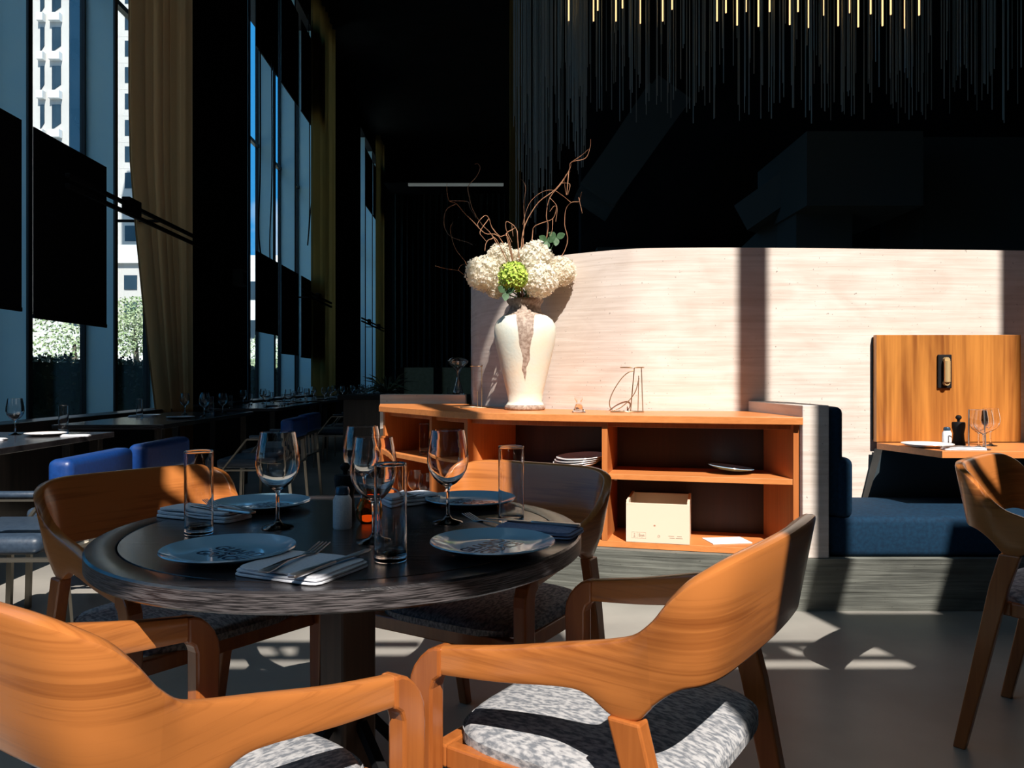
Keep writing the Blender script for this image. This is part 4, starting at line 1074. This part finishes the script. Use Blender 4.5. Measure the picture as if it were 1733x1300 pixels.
for px, py in ((962, 35), (968, 18), (1004, 36), (1011, 18), (1042, 36), (1053, 14), (1083, 40), (1121, 36), (1137, 16), (1213, 36), (1228, 22), (1247, 43), (1262, 20), (1283, 45), (1302, 20), (1336, 42), (1350, 20), (1368, 47), (1394, 26), (1418, 44), (1437, 22), (1452, 46), (1473, 24), (1493, 44), (1507, 25), (1531, 48), (1555, 26)):
    z = rr.uniform(6.15, 6.6); p = at(px, py, z)
    o = bpy.data.objects.new('glowing_tip', lme); C.objects.link(o); o.parent = chd; o.location = (p.x-2.6, z-7.0, p.z-CEIL)

# ------------------------------------------------------------------ tables and blue chairs along the windows
def long_table(s0, s1, label, D0=2.46, D1=3.30, group=None):
    c = WL((D0+D1)/2, (s0+s1)/2); t = thing('window_table', label, 'table', c, WA, group); hx = (D1-D0)/2; hy = (s1-s0)/2
    B().box(-hx, hx, -hy, hy, .715, .75, .004).build('table_top', M['table'], t)
    for sx_ in (-1, 1):
        for sy_ in (-1, 1): B().box(sx_*(hx-.07)-.03, sx_*(hx-.07)+.03, sy_*(hy-.1)-.03, sy_*(hy-.1)+.03, 0, .714, .004).build('leg', M['darkwood'], t)
    return t
long_table(3.15, 5.22, 'black rectangular table at the left edge, in front of the blind windows')
long_table(6.0, 8.3, 'black rectangular table below the gathered brown curtain')
ST = [(9.2, 11.6), (12.2, 14.6), (15.2, 17.6), (18.2, 20.6), (21.2, 23.6)]
for k, (s0, s1) in enumerate(ST): long_table(s0, s1, ('nearest', 'second', 'third', 'fourth', 'farthest')[k] + ' black table of the far row beyond the brown curtain', group='far window tables')
def blue_chair(loc, rotz, label):
    t = thing('blue_chair', label, 'chair', loc, rotz)     # faces +y; back along x
    B().box(-.275, .275, -.30, -.20, .625, .785, .03, seg=4).build('back_cushion', M['blue'], t, smooth=50)
    B().box(-.25, .25, -.16, .30, .40, .475, .03, seg=4).build('seat', M['bluedark'], t, smooth=50)
    f = B()
    f.bar((-.28, -.25, .605), (.28, -.25, .605), .035, .018); f.bar((-.28, -.27, .42), (.28, -.27, .42), .03, .014)
    for sx_ in (-1, 1):
        f.bar((sx_*.285, -.25, .63), (sx_*.285, .05, .63), .025, .012, up=(0, 0, 1))
        f.bar((sx_*.285, .05, .63), (sx_*.285, .24, .39), .025, .012)
        f.bar((sx_*.27, -.22, .39), (sx_*.27, .28, .39), .025, .014)
    f.build('frame', M['frame_metal'], t)
    for sx_ in (-1, 1):
        B().bar((sx_*.27, -.25, .62), (sx_*.27, -.30, 0), .022, .022).build('leg', M['frame_metal'], t)
        B().bar((sx_*.27, .26, .40), (sx_*.27, .27, 0), .022, .022).build('leg', M['frame_metal'], t)
        B().box(sx_*.285-.022, sx_*.285+.022, -.19, .03, .637, .662, .01).build('arm_pad', M['bluedark'], t, smooth=50)
    for k in range(4): B().bar((-.20+.135*k, -.252, .60), (-.235+.135*k, -.27, .425), .016, .010).build('spindle', M['frame_metal'], t)
    return t
fz = WA + R(90)
bc = blue_chair(WL(1.93, 3.38), fz, 'blue topped metal frame chair at the left edge of the photo')
dup(bc, WL(1.93, 4.07), fz, 'blue topped metal frame chair just right of the one at the left edge')
dup(bc, WL(1.80, 6.35), fz, 'blue topped metal frame chair seen between tumbler and large wine glass')
dup(bc, WL(1.85, 7.1), fz, 'shadowed metal frame chair beyond the table under the brown curtain', 'shadowed chairs in the far row')
for k, s in enumerate((9.9, 10.7, 12.9, 13.8, 16.0, 17.0)): dup(bc, WL(1.85, s), fz, ('first', 'second', 'third', 'fourth', 'fifth', 'last')[k] + ' shadowed metal frame chair of the far row, counted from the brown curtain', 'shadowed chairs in the far row')

put_wg((-3.12, 4.86, .75), 'wine glass on the black table at the left edge of the photo')
put_tg((at(83, 728, 5.0).x+.08, 5.02, .75), 'tumbler on the black table at the left edge, right of the wine glass', None, .95)
plate((-2.88, 4.78, .75), 0, 'white plate on the black table at the left edge', white=True, logo=False, s=.9)
napkin((-2.66, 4.72, .75), R(10), .16, .06, 'white napkin right of the plate on the left edge table', seed=21, h=.012)
napkin((-2.98, 4.42, .75), R(10), .16, .08, 'white napkin cut by the left edge of the photo', seed=22, h=.014)
# table under the curtain
plate(WL(3.12, 7.25, .75), 0, 'white plate on the table under the brown curtain', white=True, logo=False, s=.9)
q_ = on(240, 706, .75); napkin((q_.x, q_.y, .75), R(5), .22, .10, 'bright white napkin on the table under the brown curtain', seed=23, h=.02)
put_tg(WL(3.08, 7.0, .75), 'tumbler beside the bright napkin on the table under the brown curtain', None, .9)
put_wg(WL(2.95, 7.7, .75), 'wine glass on the table under the brown curtain', None, .9)
for k, (D, s) in enumerate(((2.62, 7.3), (2.60, 7.75), (2.9, 8.1))):
    put_wg(WL(D, s, .75), ('nearest', 'middle', 'farthest')[k] + ' of the three wine glasses on the dark table right of the brown curtain', 'glasses on the second window table', .9)
put_tg(WL(2.75, 7.85, .75), 'dark tumbler among the wine glasses right of the brown curtain', None, .9)
plate(WL(2.68, 6.9, .75), 0, 'shadowed plate at the aisle side of the table under the curtain', white=True, logo=False, s=.9)
ORD = ('first', 'second', 'third', 'fourth', 'fifth')
for ti, (s0, s1) in enumerate(ST):
    tn = ORD[ti] + ' far window table'
    for j in range(5):
        s = s0+.25+j*.46
        for D in (2.62, 3.08):
            if (j % 2) == (D > 3): put_wg(WL(D+rr.uniform(-.05, .05), s+rr.uniform(-.08, .08), .75), ORD[j] + ' wine glass along the ' + tn + ', counted from the camera', 'glasses on the far window tables', .9)
            else: put_tg(WL(D+rr.uniform(-.05, .05), s+rr.uniform(-.08, .08), .75), ORD[j] + ' tumbler along the ' + tn + ', counted from the camera', 'tumblers on the far window tables', .8)
    for j, s in enumerate((s0+.5, s0+1.3, s0+1.9)):
        plate(WL(2.7, s+.15, .75), 0, ORD[j] + ' pale plate along the ' + tn + ', counted from the camera', white=True, logo=False, s=.85, group='plates on the far window tables')
for k, x in enumerate((-1.42, -1.2, -.62, -.5)):
    put_tg((x, 7.5, .945), ('leftmost', 'second', 'third', 'rightmost')[k] + ' small glass on the black counter behind the low concrete wall', 'glasses on the service counter', .35)
# dried palm on the service counter
b = B(); r3 = random.Random(3)
for k in range(34):
    a = r3.uniform(0, 2*PI); el = r3.uniform(.05, 1.0); L = r3.uniform(.18, .36)
    d = Vector((math.cos(a)*math.cos(el), math.sin(a)*math.cos(el), math.sin(el)))
    p0 = Vector((0, 0, .02)); p1_ = p0+d*L*.6; p2_ = p0+d*L - Vector((0, 0, .06*L/.3))
    p2_.z = max(p2_.z, .01)
    b.tube([p0, p1_, p2_], [.006, .008, .001], 4)
tag(b.build('spiky_plant', M['hedge'], None, (-1.2, 7.45, .945)), 'dark spiky plant lying on the black counter behind the low wall', 'plant')

# ------------------------------------------------------------------ outside the windows
hb = B(); r4 = random.Random(8)
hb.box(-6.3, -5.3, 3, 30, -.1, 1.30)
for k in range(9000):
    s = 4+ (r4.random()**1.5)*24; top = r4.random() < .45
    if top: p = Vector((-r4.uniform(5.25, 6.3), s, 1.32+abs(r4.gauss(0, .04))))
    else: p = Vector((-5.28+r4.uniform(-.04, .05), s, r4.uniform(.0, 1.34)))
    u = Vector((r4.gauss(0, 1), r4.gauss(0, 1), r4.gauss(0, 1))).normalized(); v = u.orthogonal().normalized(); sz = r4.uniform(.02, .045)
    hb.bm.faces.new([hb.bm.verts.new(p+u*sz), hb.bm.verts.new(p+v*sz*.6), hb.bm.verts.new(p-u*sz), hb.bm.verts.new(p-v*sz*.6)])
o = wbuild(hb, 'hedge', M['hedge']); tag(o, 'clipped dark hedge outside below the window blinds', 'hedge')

def bld(name, lab, z, px0, px1, h, depth, m):
    a = (px0-866)/F_PX*z; b_ = (px1-866)/F_PX*z
    t = thing(name, lab, 'building', ((a+b_)/2, z, 0)); w_ = (b_-a)/2
    B().box(-w_, w_, 0, depth, -.2, h).build('wall', m, t); return t, w_
# tower A
z = 66.0
t, w_ = bld('tower', 'pale tower with stepped balconies seen in the left window', z, 20, 117, 62, 3, M['bldg'])
for k in range(11):
    hc = 3 + k*3.3*1.0
    if hc > 60: break
for k in range(16):
    h0 = 2.5+k*3.3
    for (pa, pb) in ((68, 75), (88, 103)):
        x0 = (pa-866)/F_PX*z - t.location.x; x1 = (pb-866)/F_PX*z - t.location.x
        o = B().loft([(x0, -.06, h0), (x1, -.06, h0+.55), (x1, .1, h0+.55), (x0, .1, h0)], [(x0, -.06, h0+2.1), (x1, -.06, h0+2.1), (x1, .1, h0+2.1), (x0, .1, h0+2.1)]).build('window', M['bglass'], t)
        B().box(x0-.1, x1+.1, -.5, -.02, h0-.75, h0-.1).build('balcony', M['bwhite'], t)
B().box(w_-.02, w_+.05, -.02, 3.05, -.2, 62).build('side_shade', M['bglass'], t)  # dark sheet standing in for the tower's shaded side
t2, w_ = bld('tower', 'dark glass tower strip beside the pale balcony tower', 69.5, 117, 152, 62, 2, M['bglass'])
for k in range(16): B().box(-.6*w_, .2*w_, -.05, .02, 3+k*3.3, 4.8+k*3.3).build('window', mat('darker_glass', (.01, .015, .03), .3) if k == 0 else bpy.data.materials['darker_glass'], t2)
# tower B
z = 100.0
t, w_ = bld('tower', 'pale tower with square windows seen left of the brown curtain', z, 152, 290, 80, 25, M['bldg'])
for k in range(24):
    py = 30+44.9*k if False else None
for k in range(26):
    hh = 1.106 + (640-(574-44.7*k))/F_PX*z
    if hh > 78: break
    for pa in (168, 211, 254):
        x0 = (pa-866)/F_PX*z - t.location.x
        B().box(x0, x0+1.6, -.06, .05, hh-1.0, hh+1.0).build('window', M['bglass'], t)
    B().box(-w_, w_, -.02, .04, hh+1.55, hh+1.62).build('joint', M['mark'] if False else M['bldg'], t)
t, w_ = bld('low_building', 'low white block with a flat parapet in front of the square windowed tower', 45, 150, 262, 1.106+(640-417)/F_PX*45, 6, M['bldg'])
hgt = 1.106+(640-417)/F_PX*45
B().box(-w_-.1, w_+.1, -.25, 0.0, hgt-1.0, hgt+.05).build('parapet', M['bwhite'], t)
for py0, py1 in ((466, 490), (512, 536)):
    for px in (172, 210, 240):
        x0 = (px-866)/F_PX*45 - t.location.x; h1 = 1.106+(640-py0)/F_PX*45; h0 = 1.106+(640-py1)/F_PX*45
        B().box(x0, x0+.75, -.05, .05, h0, h1).build('window', M['bglass'], t)
t, w_ = bld('low_building', 'white building low behind the three blue sky strips', 60, 395, 560, 1.106+(640-432)/F_PX*60, 10, M['bwhite'])
for k in range(5):
    for j in range(3): B().box(-w_+1+k*1.6, -w_+1.8+k*1.6, -.05, .05, 1.2+j*3.0, 2.6+j*3.0).build('window', M['bglass'], t)
gw = at(20, 552, 22); gw2 = at(300, 552, 22)
tag(B().box(gw.x, gw2.x, 22, 22.3, -.2, gw.z).build('garden_wall', M['bwhite']), 'low white garden wall outside beyond the hedge', 'wall')
def tree(px, py, z, r, lab, seed):
    c = at(px, py, z); t = thing('tree', lab, 'tree', (c.x, z, -.15)); rq = random.Random(seed); cc = Vector((0, 0, c.z+.15))
    B().tube([(0, 0, 0), (0.05, 0, cc.z*.5), (0, 0, cc.z)], [.12, .09, .04], 8).build('trunk', M['bark'], t, smooth=60)
    b = B()
    for k in range(2600):
        d = Vector((rq.gauss(0, 1), rq.gauss(0, 1), rq.gauss(0, 1))).normalized()*r*rq.random()**.4; p = cc+d
        if p.z < .2: continue
        u = Vector((rq.gauss(0, 1), rq.gauss(0, 1), rq.gauss(0, 1))).normalized(); v = u.orthogonal().normalized(); sz = rq.uniform(.025, .05)
        b.bm.faces.new([b.bm.verts.new(p+u*sz), b.bm.verts.new(p+v*sz*.6), b.bm.verts.new(p-u*sz), b.bm.verts.new(p-v*sz*.6)])
    b.build('crown', M['tree'], t)
tree(125, 580, 18, 1.2, 'small bright leafy tree outside behind the hedge, left of the brown curtain', 1)
tree(228, 552, 20, .8, 'small tree outside in front of the square windowed tower', 2)
tree(432, 625, 30, 1.3, 'green tree outside below the leftmost blue sky strip', 3)
tree(468, 620, 34, 1.6, 'green tree outside below the middle blue sky strip', 4)
